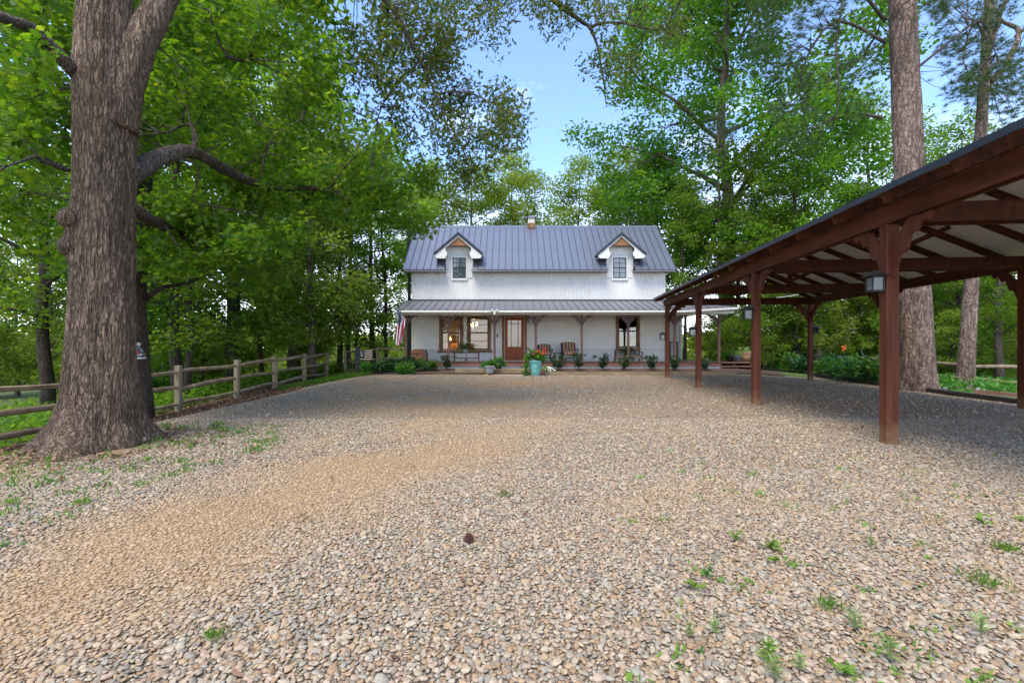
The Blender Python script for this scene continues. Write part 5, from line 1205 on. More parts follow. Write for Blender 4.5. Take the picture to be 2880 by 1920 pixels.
mb = MB(); limb(mb, L3((330, 520, 5.6), (400, 470, 5.9), (470, 435, 6.3), (545, 428, 6.8), (640, 480, 7.4), (740, 520, 8.0), (840, 528, 8.5), (930, 535, 9.0), (1010, 575, 9.4), (1080, 560, 9.8), (1150, 590, 10.2)), .135, .016, 12, .006, 5, 2); mb.build('limb', M['limbbark'], oak, smooth=True)
mb = MB(); limb(mb, L3((330, 560, 5.9), (430, 620, 6.8), (520, 665, 7.6), (600, 700, 8.2), (680, 702, 8.6), (790, 690, 9), (900, 715, 9.3)), .105, .015, 10, .006, 5, 3); mb.build('limb', M['limbbark'], oak, smooth=True)
mb = MB(); limb(mb, L3((250, 250, 5.5), (120, 105, 4.9), (40, 60, 4.6), (-120, 10, 4.3)), .085, .04, 9, .0, 5, 4); mb.build('limb', M['limbbark'], oak, smooth=True)
mb = MB()
for k, pl_ in enumerate((L3((800, -260, 7), (1000, -60, 7.2), (1085, 0, 7.3), (1130, 70, 7.4), (1180, 170, 7.6), (1225, 260, 7.8), (1260, 360, 8)),
        L3((1040, -330, 7.8), (1400, -200, 8.4), (1560, 0, 8.8), (1630, 55, 9), (1665, 90, 9), (1690, 180, 9.1), (1705, 290, 9.2)), L3((1655, 75, 9), (1720, 62, 9.2), (1800, 75, 9.5), (1870, 85, 9.8)),
        L3((545, 428, 6.8), (535, 350, 7), (470, 370, 6.9), (390, 380, 6.6)), L3((545, 428, 6.8), (550, 380, 6.9), (520, 290, 7)), L3((640, 160, 6.8), (700, 165, 7), (720, 90, 7)), L3((640, 160, 6.8), (610, 100, 6.7), (590, 30, 6.6)),
        L3((740, 520, 8), (745, 440, 8), (780, 370, 8.2), (850, 340, 8.4)), L3((930, 535, 9), (960, 480, 9), (1000, 440, 9.2)), L3((470, 435, 6.3), (560, 470, 6.8), (540, 560, 6.9), (600, 580, 7)),
        L3((190, 480, 5.4), (130, 455, 5.1), (90, 440, 4.9), (0, 480, 4.6)), L3((520, 665, 7.6), (580, 760, 8), (620, 800, 8.2)), L3((1180, 170, 7.6), (1100, 250, 7.8), (1060, 340, 8)), L3((1225, 260, 7.8), (1320, 260, 8), (1400, 300, 8.2)), L3((1225, 260, 7.8), (1300, 420, 8.2), (1330, 500, 8.3)))):
    limb(mb, pl_, (.075, .08, .035, .03, .025, .03, .025, .025, .03, .02, .025, .02, .018, .018, .018)[k], .01, 7, .008, 4, 10 + k)
mb.build('branch', M['limbbark'], oak, smooth=True)
def in_poly(u, v, poly):
    c = np.zeros(len(u), bool); n = len(poly)
    for i in range(n):
        x1, y1 = poly[i]; x2, y2 = poly[i - 1]
        k = ((y1 > v) != (y2 > v)); c ^= k & (u < (x2 - x1) * (v - y1) / (y2 - y1 + 1e-9) + x1)
    return c
def region(poly, n, y0, y1, seed, noise=.42, sc=.010):
    g = np.random.default_rng(seed); p = np.array(poly, float); out = []
    while len(out) < n:
        u = g.uniform(p[:, 0].min(), p[:, 0].max(), 4000); v = g.uniform(p[:, 1].min(), p[:, 1].max(), 4000)
        k = in_poly(u, v, poly) & (fbm(u * sc + 50, v * sc + 50, seed % 7) > noise)
        Y = g.uniform(y0, y1, 4000)
        out += [PT(a, b, c) for a, b, c, q in zip(u, v, Y, k) if q]
    return np.array(out[:n])
def spray(cen, per, r, g, flat=.6):
    n = len(cen) * per; d = g.normal(size=(n, 3)); d /= np.linalg.norm(d, axis=1)[:, None]; d *= (g.random((n, 1)) ** .5) * r; d[:, 2] *= flat
    return np.repeat(cen, per, 0) + d
def twigs(cen, src, m, r0=.012, parent=None):
    mb = MB(); src = np.array(src); g = np.random.default_rng(3)
    for c in cen:
        d = np.linalg.norm(src - c, axis=1); s = src[d.argmin()]
        if d.min() > 2.2: continue
        mid = (s + c) / 2 + g.normal(size=3) * .08 * d.min(); mb.tube([s, mid, c], [r0, r0 * .7, r0 * .35], 4, cap=False)
    return mb.build('twig', m, parent)
A1 = [(340, -200), (960, -200), (960, 120), (930, 230), (985, 330), (1120, 380), (1225, 470), (1200, 560), (1080, 640), (900, 690), (760, 760), (560, 800), (360, 780)]
A2 = [(-260, -300), (230, -300), (200, 200), (180, 520), (160, 640), (-260, 640)]
B1 = [(1010, -120), (1330, -120), (1330, 110), (1270, 160), (1310, 240), (1440, 250), (1460, 420), (1380, 440), (1330, 520), (1200, 480), (1070, 330), (1050, 100)]
C1 = [(1290, -120), (2000, -120), (1900, 90), (1830, 140), (1760, 220), (1720, 330), (1690, 330), (1650, 120), (1580, 150), (1540, 100), (1480, 170), (1330, 150)]
D0 = [(940, 100), (1060, 100), (1130, 330), (960, 310)]
g = np.random.default_rng(21)
cA = np.concatenate([region(A1, 185, 8.8, 13.0, 31, .49, .008), region(A1, 100, 6.4, 9.0, 38, .48, .008), region(A2, 80, 4.6, 8.5, 32, .46, .009)])
cu, cv = CX + F * cA[:, 0] / cA[:, 1], HY - F * (cA[:, 2] - CAMZ) / cA[:, 1]
limbline = np.interp(cu, [380, 470, 545, 640, 740, 840, 930, 1010], [480, 435, 428, 480, 520, 528, 535, 575])
cA = cA[~((cu > 360) & (cu < 980) & (np.abs(cv - limbline) < 48) & (cA[:, 1] < 9.2))]
cA = np.concatenate([cA, region([(600, 440), (820, 470), (1010, 500), (1190, 520), (1180, 640), (1000, 640), (760, 590), (610, 540)], 46, 7.6, 9.6, 39, .40, .012), region([(420, 560), (620, 600), (860, 640), (860, 740), (600, 740), (420, 680)], 26, 7.0, 8.6, 40, .42, .012)])
posA = spray(cA, 115, .46, g)
nearcam = np.linalg.norm(posA - np.array([0, 0, CAMZ]), axis=1) > 3.6
pu = CX + F * posA[:, 0] / posA[:, 1]; offtrunk = (pu > 150) & (pu < 410) & (posA[:, 1] < 5.9) & (posA[:, 2] < 5.6)
link('crown', leaf_mesh('crown', posA[nearcam & ~offtrunk], .112, .10, OAK, M['leafoak'], .6, .22, 33), None, oak)
allsrc = [v for o in oak.children if o.name.startswith(('limb', 'branch')) for v in [tuple(w.co) for w in o.data.vertices][::4]]
twigs(cA[::2], allsrc, M['limbbark'], .014, oak)
cB = np.concatenate([region(B1, 125, 7.0, 9.6, 34, .43, .012), region(C1, 95, 8.2, 11.0, 35, .42, .011), region(D0, 16, 7.5, 9, 36, .4, .012)])
posB = spray(cB, 82, .40, g, .9)
link('crown', leaf_mesh('crown', posB, .10, .065, OAK, M['leafhang'], .3, .55, 37), None, oak)
twigs(cB, allsrc, M['limbbark'], .009, oak)

# ------------------------------------------------------------------ trees by growing a skeleton
def grow(seed, H, rt, crown0, Rc, ncl, per, clr, leaf, tmpl, lm, bm_, shape=1.0, lean=(0, 0), updir=.5, droop=.15, crown1=1.0, flat=.65, sides=8, nlimb=11):
    """trunk mesh and crown mesh of one tree standing at the origin"""
    g = np.random.default_rng(seed); mb = MB()
    zt = np.linspace(-.3, H * .93, 12); wob = g.normal(size=(12, 2)).cumsum(0) * .05 * H / 12
    sp = [Vector((lean[0] * (z / H) + wob[i, 0], lean[1] * (z / H) + wob[i, 1], z)) for i, z in enumerate(zt)]
    rad = [max(.02, rt * (1.25 if i == 0 else 1.05 if i == 1 else 1) * (1 - (max(z, 0) / H) ** 1.15 * .93)) for i, z in enumerate(zt)]
    mb.tube(sp, rad, sides)
    def tp(z):
        i = min(max(int((z + .3) / (H * .93 + .3) * 11), 0), 10); f = (z - zt[i]) / (zt[i + 1] - zt[i]); return sp[i].lerp(sp[i + 1], min(max(f, 0), 1)), rad[i] + (rad[i + 1] - rad[i]) * min(max(f, 0), 1)
    # main limbs sweep out of the trunk; leaf clusters hang on the nearest limb by thin twigs
    src = []; a0 = g.uniform(0, 6.28)
    def outline(f): return Rc * (math.sin(math.pi * min(1, (f * .86 + .12)) ** shape) ** .75)
    for k in range(nlimb):
        f = (k + .5) / nlimb; za = H * (crown0 * .75 + (crown1 * .84 - crown0 * .75) * f ** 1.1); a = a0 + k * 2.4 + g.normal() * .3
        fz = min(.97, max(.02, (za / H - crown0) / (crown1 - crown0) + .12)); L = outline(fz) * g.uniform(.72, .95); s0, rs = tp(za); rise = g.uniform(.15, .55) * (1 + .8 * f)
        d = Vector((math.cos(a), math.sin(a), 0)); sd2 = Vector((-d.y, d.x, 0)) * g.normal() * .16 * L
        P = [s0, s0 + d * L * .3 + Vector((0, 0, L * rise * .42)), s0 + d * L * .65 + sd2 + Vector((0, 0, L * rise * .8)), s0 + d * L + sd2 * .6 + Vector((0, 0, min(L * rise, H * .97 - za)))]
        r0 = min(rs * .62, .02 + .021 * L); o = limb(mb, P, r0, .012, 6, .012 * L, 3, seed * 50 + k); src += [(q, max(.01, r0 * (1 - i / len(o)))) for i, q in enumerate(o)][1:]
        for i in (len(o) // 2, len(o) * 3 // 4):
            e = o[i] + (d * g.uniform(.1, .4) + Vector(g.normal(size=3)) * .35 + Vector((0, 0, .25))) * L * .5; o2 = limb(mb, [o[i], o[i].lerp(e, .5) + Vector(g.normal(size=3)) * .05 * L, e], r0 * .4, .008, 5, .008 * L, 3, seed * 70 + k + i); src += [(q, .015) for q in o2[1:]]
    for z in np.linspace(H * crown0, H * .93, 8): src.append((tp(z)[0], .02))
    SP = np.array([tuple(q) for q, _ in src])
    cen = []; tries = 0
    while len(cen) < ncl and tries < 20000:
        tries += 1
        f = g.random(); z = H * (crown0 + (crown1 - crown0) * f)
        rr = outline(f); a = g.uniform(0, 6.28); q = rr * math.sqrt(g.uniform(.05, 1))
        ax, _ = tp(z); c = np.array([ax.x + math.cos(a) * q, ax.y + math.sin(a) * q, z])
        dd = np.linalg.norm(SP - c, axis=1); k = dd.argmin()
        if dd[k] > clr * 1.7: continue
        if any(np.linalg.norm((c - k2) * [1, 1, 1.5]) < clr * .72 for k2 in cen): continue
        cen.append(c); sp0 = src[k][0]; e = Vector(c); mb.tube([sp0, sp0.lerp(e, .5) + Vector(g.normal(size=3)) * .06, e], [min(.022, src[k][1]), .012, .005], 4, cap=False)
    cen = np.array(cen); pos = spray(cen, per, clr, g, flat)
    tm = mb.mesh('trunk', bm_, True)
    return tm, leaf_mesh('crown', pos, leaf[0], leaf[1], tmpl, lm, updir, droop, seed)
KINDS = {
    'broad': [grow(201, 17, .24, .22, 4.2, 105, 130, .95, (.19, .13), LEAF6, M['leafwood'], M['treebark']), grow(202, 17, .20, .18, 3.8, 105, 130, .95, (.18, .13), LEAF6, M['leafwood'], M['darkbark'], .8)],
    'slim': [grow(203, 14, .12, .14, 2.5, 70, 125, .75, (.17, .11), LEAF6, M['leafwood'], M['darkbark'], .8), grow(204, 13, .11, .10, 2.3, 68, 125, .72, (.17, .11), LEAF6, M['leafsun'], M['treebark'], .9, (.5, .2))],
    'sun': [grow(205, 17, .2, .12, 4.4, 110, 165, 1.05, (.22, .15), LEAF6, M['leafsun'], M['treebark'])],
    'sapling': [grow(206, 5, .045, .06, 1.7, 44, 95, .48, (.15, .09), LEAF6, M['leafwood'], M['darkbark']), grow(207, 4.4, .04, .05, 1.7, 40, 95, .48, (.15, .09), LEAF6, M['leafsun'], M['treebark'])],
    'pine': [grow(208, 22, .26, .42, 3.6, 90, 330, .8, (.20, .014), NEEDLE, M['needle'], M['pinebark'], .8, droop=.0, updir=.1)],
}
NAMES = {'broad': 'hardwood_tree', 'slim': 'slender_tree', 'sun': 'sunlit_tree', 'sapling': 'sapling', 'pine': 'pine_tree'}
def tree(kind, u, Y, H=None, label=None, group=None, var=0, rz=None, x=None, fat=1.0):
    x = PX(u, Y) if x is None else x; tm, cm_ = KINDS[kind][var % len(KINDS[kind])]
    base = {'broad': 17, 'slim': 14 if var % 2 == 0 else 13, 'sun': 17, 'sapling': 5 if var % 2 == 0 else 4.4, 'pine': 22}[kind]
    s = (H or base) / base; z = float(gz(x, Y))
    t = thing(NAMES[kind], label, 'tree', (x, Y, z), group); t.rotation_euler = (0, 0, rz if rz is not None else random.uniform(0, 6.28)); t.scale = (s * fat, s * fat, s)
    for nm, me in (('trunk', tm), ('crown', cm_)):
        o = bpy.data.objects.new(nm, me); C.objects.link(o); o.parent = t
    return t
# trunks one can pick out on the left
tree('broad', 385, 8.9, 16, 'dark reddish trunk directly behind the right side of the big oak', None, 1, .4)
LT = [('broad', 125, 14.5, 15, 'dark tree behind the fence left of the big oak', 1), ('broad', 490, 15.5, 15, 'thick dark trunk just left of the first free standing left fence post', 1), ('slim', 527, 15.2, 13, 'leaning dark trunk just right of the first left fence post', 0),
      ('broad', 645, 19.5, 16, 'tree behind the second left fence post with pale patched trunk', 0), ('slim', 437, 22, 14, 'pale thin trunk between oak and dark trunk beyond the fence', 1), ('slim', 740, 24, 13, 'thin tree behind the third left fence post', 0),
      ('broad', 818, 25, 14, 'tall tree behind the fence left of the fourth post', 0), ('broad', 957, 25.5, 13, 'dark trunked tree behind the gap in the fence left of the black post', 1), ('pine', 985, 33, 17, 'pine with forked top left of the house roof', 0),
      ('broad', 1047, 27, 13, 'grey trunked tree behind the flag board', 0), ('slim', 1086, 26, 13.5, 'reddish slender tree just left of the flag', 0), ('slim', 872, 28, 13, 'thin tree behind the last left fence posts', 1)]
for k, (kd, u, Y, H, lb, vr) in enumerate(LT): tree(kd, u, Y, H, lb, None, vr)
ZL = [(-900, 'left of the oak trunk'), (140, 'behind the oak trunk'), (420, 'above the left fence beside the oak'), (600, 'beyond the second left fence post'), (760, 'beyond the last left fence posts'), (940, 'left of the porch flag')]
ZR = [(1900, 'behind the deck steps'), (2180, 'behind the right rear carport post'), (2420, 'behind the nearest carport post'), (2650, 'between the two pines'), (2800, 'at the right picture edge')]
seen_l = {}
def zone_label(kd, u, Y, Z):
    zn = [w for a, w in Z if u >= a][-1]; ad = {'broad': 'full leafy tree', 'slim': 'slender leafy tree', 'sun': 'yellow green sunlit tree', 'sapling': 'low leafy sapling'}[kd]
    dp = 'deep in the woods' if Y > 34 else 'in the middle of the woods' if Y > 25 else 'at the edge of the woods'
    return ad + ' ' + dp + ' ' + zn
gw = 'woodland trees beyond the left fence'
for k in range(15):
    Y = random.uniform(19, 46); u = random.uniform(-420, 1100)
    kd = random.choice(['sun', 'slim', 'sun', 'broad', 'slim']); tree(kd, u, Y, random.uniform(13, 20) * (.85 if u > 850 else 1), zone_label(kd, u, Y, ZL), gw, k)
gs = 'saplings beyond the left fence'
for k in range(20):
    Y = random.uniform(13, 32); x = random.uniform(-10.2, -11.5) - max(0, Y - 13) * random.uniform(0, .9); 
    if Y > 23: x = random.uniform(-24, -6.5)
    tree('sapling', 0, Y, random.uniform(2.6, 5.5), zone_label('sapling', CX + F * x / Y, Y, ZL), gs, k, x=x)
# behind the house
BH = [(1150, 40, 17, 'sun', 'yellow green tree behind the left end of the roof'), (1235, 46, 20.5, 'sun', 'olive tree behind the left dormer'), (1330, 43, 19.5, 'broad', 'mid green tree behind the roof left of the ridge vent'), (1420, 47, 22, 'sun', 'rounded yellowish tree behind the ridge vent'),
      (1500, 52, 22, 'broad', 'hazy green tree right behind the ridge vent'), (1640, 44, 19.5, 'sun', 'bright tree behind the right half of the roof'), (1735, 40, 19, 'sun', 'sunny tree behind the right dormer'), (1840, 42, 19, 'broad', 'leafy tree behind the right end of the roof')]
for k, (u, Y, H, kd, lb) in enumerate(BH): tree(kd, u, Y, H, lb, None, k)
# right side: big sweetgum, pines and woods
def unique(name, label, u, Y, meshes, s=1.0, z=None, rz=0):
    x = PX(u, Y); t = thing(name, label, 'tree', (x, Y, float(gz(x, Y)) if z is None else z)); t.scale = (s,) * 3; t.rotation_euler = (0, 0, rz)
    for nm, me in zip(('trunk', 'crown'), meshes): o = bpy.data.objects.new(nm, me); C.objects.link(o); o.parent = t
    return t
unique('sweetgum_tree', 'tall bright green broad tree with spreading limbs right of the house', 2040, 31, grow(301, 25, .44, .24, 8.6, 330, 190, 1.15, (.20, .20), LEAF6, M['leafbright'], M['treebark'], .85, sides=12, nlimb=20), 1.16)
unique('sweetgum_tree', 'lower bright tree between the right dormer and the tall broad tree', 1850, 36, grow(302, 17, .28, .22, 5.6, 110, 150, 1.1, (.2, .2), STAR, M['leafbright'], M['treebark'], .9, nlimb=14))
tree('slim', 1925, 26.5, 11, 'leaning reddish trunk just behind the right end of the house wall', None, 0, fat=1.0)
tree('pine', 2024, 27, 15, 'stout pale trunk behind the right porch post', None, 0)
tree('broad', 2108, 26, 13, 'dark branching trunk behind the pots on the steps', None, 1)
tree('broad', 2238, 24.5, 14, 'ivy clad dark trunk left of the right rear carport post', None, 1)
tree('slim', 2170, 25, 9, 'thin stem between third carport post and ivy clad trunk', None, 0)
tree('broad', 2690, 24, 14, 'dark trunk beyond the leaning pine by the two rail fence', None, 1)
tree('broad', 2815, 21, 12, 'pale grey trunk beyond the fence near the right picture edge', None, 0)
gr = 'woodland trees right of the yard'
tree('broad', 2440, 34, 21, 'tall full tree filling the gap left of the massive pine', None, 0); tree('broad', 2585, 36, 19, 'tall full tree showing just right of the massive pine', None, 1)
for k in range(14):
    Y = random.uniform(27, 48); u = random.uniform(2080, 3300); kd = random.choice(['broad', 'slim', 'sun', 'sun']); tree(kd, u, Y, random.uniform(10, 15) + (4 if u > 2450 else 0), zone_label(kd, u, Y, ZR), gr, k)
for k in range(9):
    Y = 25 + 3.1 * k % 9 + k * .6; u = 2150 + 88 * k; kd = ('sun', 'slim', 'broad')[k % 3]; tree(kd, u, Y, 8.5 + (k * 5 % 4), zone_label(kd, u, Y, ZR), gr, k)
gs = 'saplings beyond the right fence'
for k in range(14):
    Y = 22.5 + (k * 7 % 10); u = 2120 + 62 * k; tree('sapling', u, Y, 4.2 + (k * 3 % 4) * .7, zone_label('sapling', u, Y, ZR) + ', taller', gs, k)
for k in range(16):
    Y = random.uniform(21, 33); u = random.uniform(1980, 3000); tree('sapling', u, Y, random.uniform(2.5, 4.6), zone_label('sapling', u, Y, ZR), gs, k)
# the two near pines
def pine(label, base, top, r0, r1, crownreg, cy0, cy1, seed, branches, fork=None, hz=12):
    b, tpt = np.array(base), np.array(top); t = thing('pine_tree', label, 'tree', tuple(base))
    zs = np.linspace(b[2] - .3, tpt[2], 260); f = lambda z: np.clip((z - b[2]) / (tpt[2] - b[2]), 0, 1)
    cx = lambda z: b[0] + (tpt[0] - b[0]) * f(z); cy = lambda z: b[1] + (tpt[1] - b[1]) * f(z)
    rad = lambda T, Z: (r0 + (r1 - r0) * f(Z) ** .7) * (1 + .22 * np.exp(-np.clip(Z - b[2], 0, 9) / .35) * (1 + .35 * np.cos(4 * T + 1)))
    link('trunk', trunk_mesh('trunk', zs, cx, cy, rad, M['pinebark'], 150, .03 * r0 / .42, 22, 1.5, seed, True), None, t)
    mb = MB(); src = []
    for k, pl_ in enumerate(branches): src += [tuple(q) for q in limb(mb, pl_[0], pl_[1], .012, 8, .01, 4, seed + k)]
    mb.build('branch', M['limbbark'] if not fork else M['pinebark'], t, smooth=True)
    g = np.random.default_rng(seed); cen = np.concatenate([region(pg, int(n * 1.7), cy0, cy1, seed + j, .45, .012) for j, (pg, n) in enumerate(crownreg)])
    # needles leave the twig ends as brushes
    tw = twigs(cen, src, M['limbbark'], .012, t)
    n = 8; bc = np.repeat(cen, n, 0) + g.normal(size=(len(cen) * n, 3)) * .22; per = 42
    d = g.normal(size=(len(bc) * per, 3)); d /= np.linalg.norm(d, axis=1)[:, None]
    link('crown', leaf_mesh('crown', np.repeat(bc, per, 0), .17, .009, NEEDLE, M['needle'], .1, .05, seed, d * 2.5, 0), None, t)
    return t
pb = PT(2582, 1096, 13.4); pt_ = (PX(2535, 13.0), 13.0, PZ(-60, 13.0))
pine('massive straight pine trunk behind the nearest carport post', pb, pt_,   .44, .315, [([(2060, -150), (2440, -150), (2470, 330), (2380, 330), (2300, 430), (2220, 470), (2180, 250), (2090, 130)], 60), ([(2560, -100), (2860, -100), (2840, 240), (2740, 280), (2640, 240), (2580, 120)], 34)], 12, 15, 61,
     [(L3((2490, 60, 13), (2420, -20, 12.8), (2380, -20, 12.6), (2352, 120, 12.4), (2362, 250, 12.4), (2350, 330, 12.4)), .05), (L3((2490, 120, 13), (2360, 60, 13.4), (2280, 140, 13.6), (2250, 250, 13.8), (2270, 360, 14)), .05), (L3((2570, 200, 13), (2680, 110, 13), (2760, 60, 13), (2800, 150, 13)), .04), (L3((2480, 330, 13.0), (2430, 320, 12.9), (2415, 318, 12.8)), .05)])
p2b = PT(2712, 1112, 14.6); p2t = (PX(2786, 14.6), 14.6, PZ(-60, 14.6))
pine('slimmer pale pine leaning right with forked limbs near the right picture edge', p2b, p2t, .235, .12, [([(2620, -100), (3000, -100), (3000, 320), (2860, 380), (2760, 300), (2680, 300), (2640, 160)], 60), ([(2830, 250), (3000, 250), (3000, 420), (2900, 420)], 14)], 13.5, 16.5, 71,
     [(L3((2785, 230, 14.6), (2830, 180, 14.7), (2865, 90, 14.8), (2820, 60, 14.9), (2800, 20, 15), (2830, -60, 15)), .12), (L3((2785, 130, 14.6), (2810, 50, 14.5), (2840, -20, 14.4), (2850, -100, 14.4)), .10), (L3((2860, 100, 14.8), (2900, 60, 15), (2960, 20, 15.2)), .06), (L3((2765, 100, 14.6), (2740, 60, 14.4), (2710, 160, 14.2), (2730, 220, 14)), .04)], fork=True)
# far wood that closes the view, one mass
g = np.random.default_rng(77); n = 52000
a = g.uniform(-1.15, 1.15, n); d = g.uniform(64, 110, n); fx, fy = d * np.sin(a) * 1.25, d * np.cos(a) + 5
ht = (3.5 + 6 * fbm(a * 9 + 20, d * .04, 5)) * np.interp(np.abs(a), [0, .12, .35], [.8, .9, 1.05])
fz = -3.5 + ht * g.random(n) ** .8
meta(link('distant_woods', leaf_mesh('distant_woods', np.stack([fx, fy, fz], 1), 1.0, .75, LEAF6, M['leafsun'], .5, .1, 78)), 'pale green far wood closing the view beyond the trees', 'woods', kind='stuff')

# ------------------------------------------------------------------ ground cover
def patch(name, label, cat, n, fx_, L, Wd, tm, m, seed, up=.5, dr=.1, h=.4):
    g = np.random.default_rng(seed); xy = fx_(g, n); z = gz(xy[:, 0], xy[:, 1]) + g.random(n) ** 1.5 * h
    return meta(link(name, leaf_mesh(name, np.stack([xy[:, 0], xy[:, 1], z], 1), L, Wd, tm, m, up, dr, seed)), label, cat, kind='stuff')
def clustered(box, nc, sp):
    def f(g, n):
        c = np.stack([g.uniform(box[0], box[1], nc), g.uniform(box[2], box[3], nc)], 1); return c[g.integers(0, nc, n)] + g.normal(size=(n, 2)) * sp
    return f
def lf(g, n):
    y = g.uniform(4, 30, n); return np.stack([-9.3 - (g.random(n) ** 1.6) * 14, y], 1)
patch('undergrowth', 'tangled green undergrowth beyond the left rail fence', 'undergrowth', 26000, lf, .16, .09, LEAF6, M['leafwood'], 81, .8, .1, .55)
def rf(g, n):
    y = g.uniform(13, 34, n); return np.stack([xr(np.minimum(y, 24)) + 1.0 + (g.random(n) ** 1.4) * 15, y], 1)
patch('undergrowth', 'green undergrowth beyond the right rail fence', 'undergrowth', 26000, rf, .15, .08, LEAF6, M['leafplant'], 82, .8, .1, .4)
def bf(g, n): return np.stack([g.uniform(-24, 16, n), g.uniform(27.6, 44, n)], 1)
patch('undergrowth', 'undergrowth on the ground behind the house', 'undergrowth', 16000, bf, .2, .11, LEAF6, M['leafsun'], 83, .8, .1, .6)
def blades(name, label, fxy, n, h, w, m, seed, cat='grass'):
    g = np.random.default_rng(seed); xy = fxy(g, n); z = gz(xy[:, 0], xy[:, 1]) + .01; hh = h * g.uniform(.5, 1.3, n); a = g.uniform(0, 6.28, n); ln = g.uniform(.1, .7, n) * hh; b = g.uniform(0, 6.28, n)
    base = np.stack([xy[:, 0], xy[:, 1], z], 1); sd_ = np.stack([np.cos(a), np.sin(a), 0 * a], 1) * w; tip = base + np.stack([np.cos(b) * ln, np.sin(b) * ln, hh], 1); mid = base * .45 + tip * .55 + np.stack([0 * a, 0 * a, hh * .12], 1)
    co = np.stack([base - sd_, base + sd_, mid + sd_ * .7, tip, mid - sd_ * .7], 1)
    return meta(link(name, poly_mesh(name, co.reshape(-1, 3), np.arange(n * 5).reshape(n, 5), m)), label, cat, kind='stuff')
def gl(g, n):
    y = g.uniform(16, 23, n); x = -8.3 + g.random(n) * (np.interp(y, [16, 18.3, 20, 23], [.5, 2.6, 3.2, 3.2])); return np.stack([x, y], 1)
blades('grass', 'bright green grass at the end of the left fence beside the black post', gl, 9000, .16, .009, M['grass'], 84)
def tufts(g, n):
    nc = 120; y = 2.6 + g.random(nc) ** .8 * 4.4; x = np.interp(y, [2.2, 4, 5.5, 7], [-3.0, -3.0, -2.8, -3.6]) - g.random(nc) ** 1.3 * np.interp(y, [2, 4, 7], [2.0, 3.0, 3.4]); k = g.integers(0, nc, n)
    return np.stack([x, y], 1)[k] + g.normal(size=(n, 2)) * .05
blades('sparse_grass', 'thin scattered grass growing through the gravel around the oak', tufts, 2000, .05, .005, M['grass'], 85)
patch('sparse_weeds', 'tiny low weeds in the gravel in front of the oak', 'weeds', 1500, lambda g, n: tufts(g, n), .045, .022, LEAF6, M['leafplant'], 86, 1, .0, .03)
def tufr(g, n):
    nc = 60; y = 1.6 + g.random(nc) * 3.6; x = y * g.uniform(.25, 1.15, nc); k = g.integers(0, nc, n); return np.stack([x, y], 1)[k] + g.normal(size=(n, 2)) * .03
patch('sparse_weeds', 'tiny weeds dotted over the right foreground gravel', 'weeds', 900, tufr, .035, .016, LEAF6, M['leaflime'], 87, 1, -.1, .02)
# bed plants
def bedplant(name, label, cat, c, r, n, L, Wd, m, seed, h=.4, group=None, dr=.0, tm=LEAF6, up=.6):
    g = np.random.default_rng(seed); z0 = float(gz(c[0], c[1])) + .02; t = thing(name, label, cat, (c[0], c[1], z0), group)
    k = 7; cs = [(c[0] + g.normal() * r * .5, c[1] + g.normal() * r * .4, z0 + h * g.uniform(.35, .8)) for _ in range(k)]
    mb = MB(); [mb.tube([(c[0] + (q[0] - c[0]) * .3, c[1] + (q[1] - c[1]) * .3, z0 - .03), q], [.010, .004], 5, cap=False) for q in cs]; mb.build('stem', M['leafdark'], t)
    pos = np.concatenate([clump(q, r * .5, n // k, g, (1, 1, h / r * .8)) for q in cs]); pos[:, 2] = np.maximum(pos[:, 2], z0 + .03)
    link('foliage', leaf_mesh('foliage', pos, L, Wd, tm, m, up, dr, seed), None, t); return t
gh = 'leafy plants in the bed left of the porch'
for k, (u, Y) in enumerate(((1040, 18.9), (1070, 18.7), (1098, 19.0), (1126, 18.8), (1155, 19.0), (1182, 19.1), (1205, 19.1), (1110, 19.6), (1150, 19.7), (1140, 18.5))):
    bedplant('bed_plant', ['leafy plant at the far left tip of the porch bed', 'leafy plant on the gravel edge below the flag', 'dark leafy plant straight below the porch flag', 'lighter leafy plant at the gravel edge under the corner post', 'dark leafy plant in front of the porch corner post', 'dark leafy plant below the wooden chest', 'paler leafy plant at the right end of the left bed', 'leafy plant at the back of the left bed beside the fence', 'leafy plant at the back of the left bed by the chest', 'paler plant spilling onto the gravel below the corner post'][k], 'plant', (PX(u, Y), Y), .36, 300, .14, .085, M['leafdark'] if k % 3 else M['leafplant'], 400 + k, .42 + .04 * (k % 3), gh)
gl_ = 'lush plants in the bed right of the carport'
for k, (u, Y) in enumerate(((2220, 21), (2262, 20), (2330, 18.5), (2350, 17.5), (2385, 16.6), (2420, 16), (2450, 15.6), (2310, 19.6), (2400, 18), (2440, 17.2), (2480, 15.2))):
    x = PX(u, Y); bedplant('bed_plant', ['short lush plant farthest back right of the carport', 'strap leaved plant left of the right rear carport post', 'broad lush plant just right of the right rear carport post', 'strap leaved plant left of the orange bloom', 'broad lush plant under the orange bloom', 'strap leaved plant right of the orange bloom', 'broad lush plant midway between orange bloom and nearest post', 'strap leaved plant behind the rear carport post', 'broad lush plant behind the orange bloom', 'strap leaved plant left of the nearest post at the back', 'broad lush plant beside the nearest carport post'][k], 'plant', (x, Y), .5, 230, .42 if k % 2 else .26, .09 if k % 2 else .12, M['leafdark'] if k % 2 else M['leafplant'], 420 + k, .75, gl_, -.25, LEAF6, .4)
ly_ = thing('canna_lily', 'tall canna with one orange bloom above the bed right of the carport', 'plant', (PX(2374, 17.5), 17.5, -.2)); x = PX(2374, 17.5)
mb = MB(); mb.tube([(x, 17.5, -.2), (x, 17.5, .5), (x + .02, 17.5, PZ(988, 17.5))], [.02, .016, .01], 6); mb.build('stem', M['leafplant'], ly_)
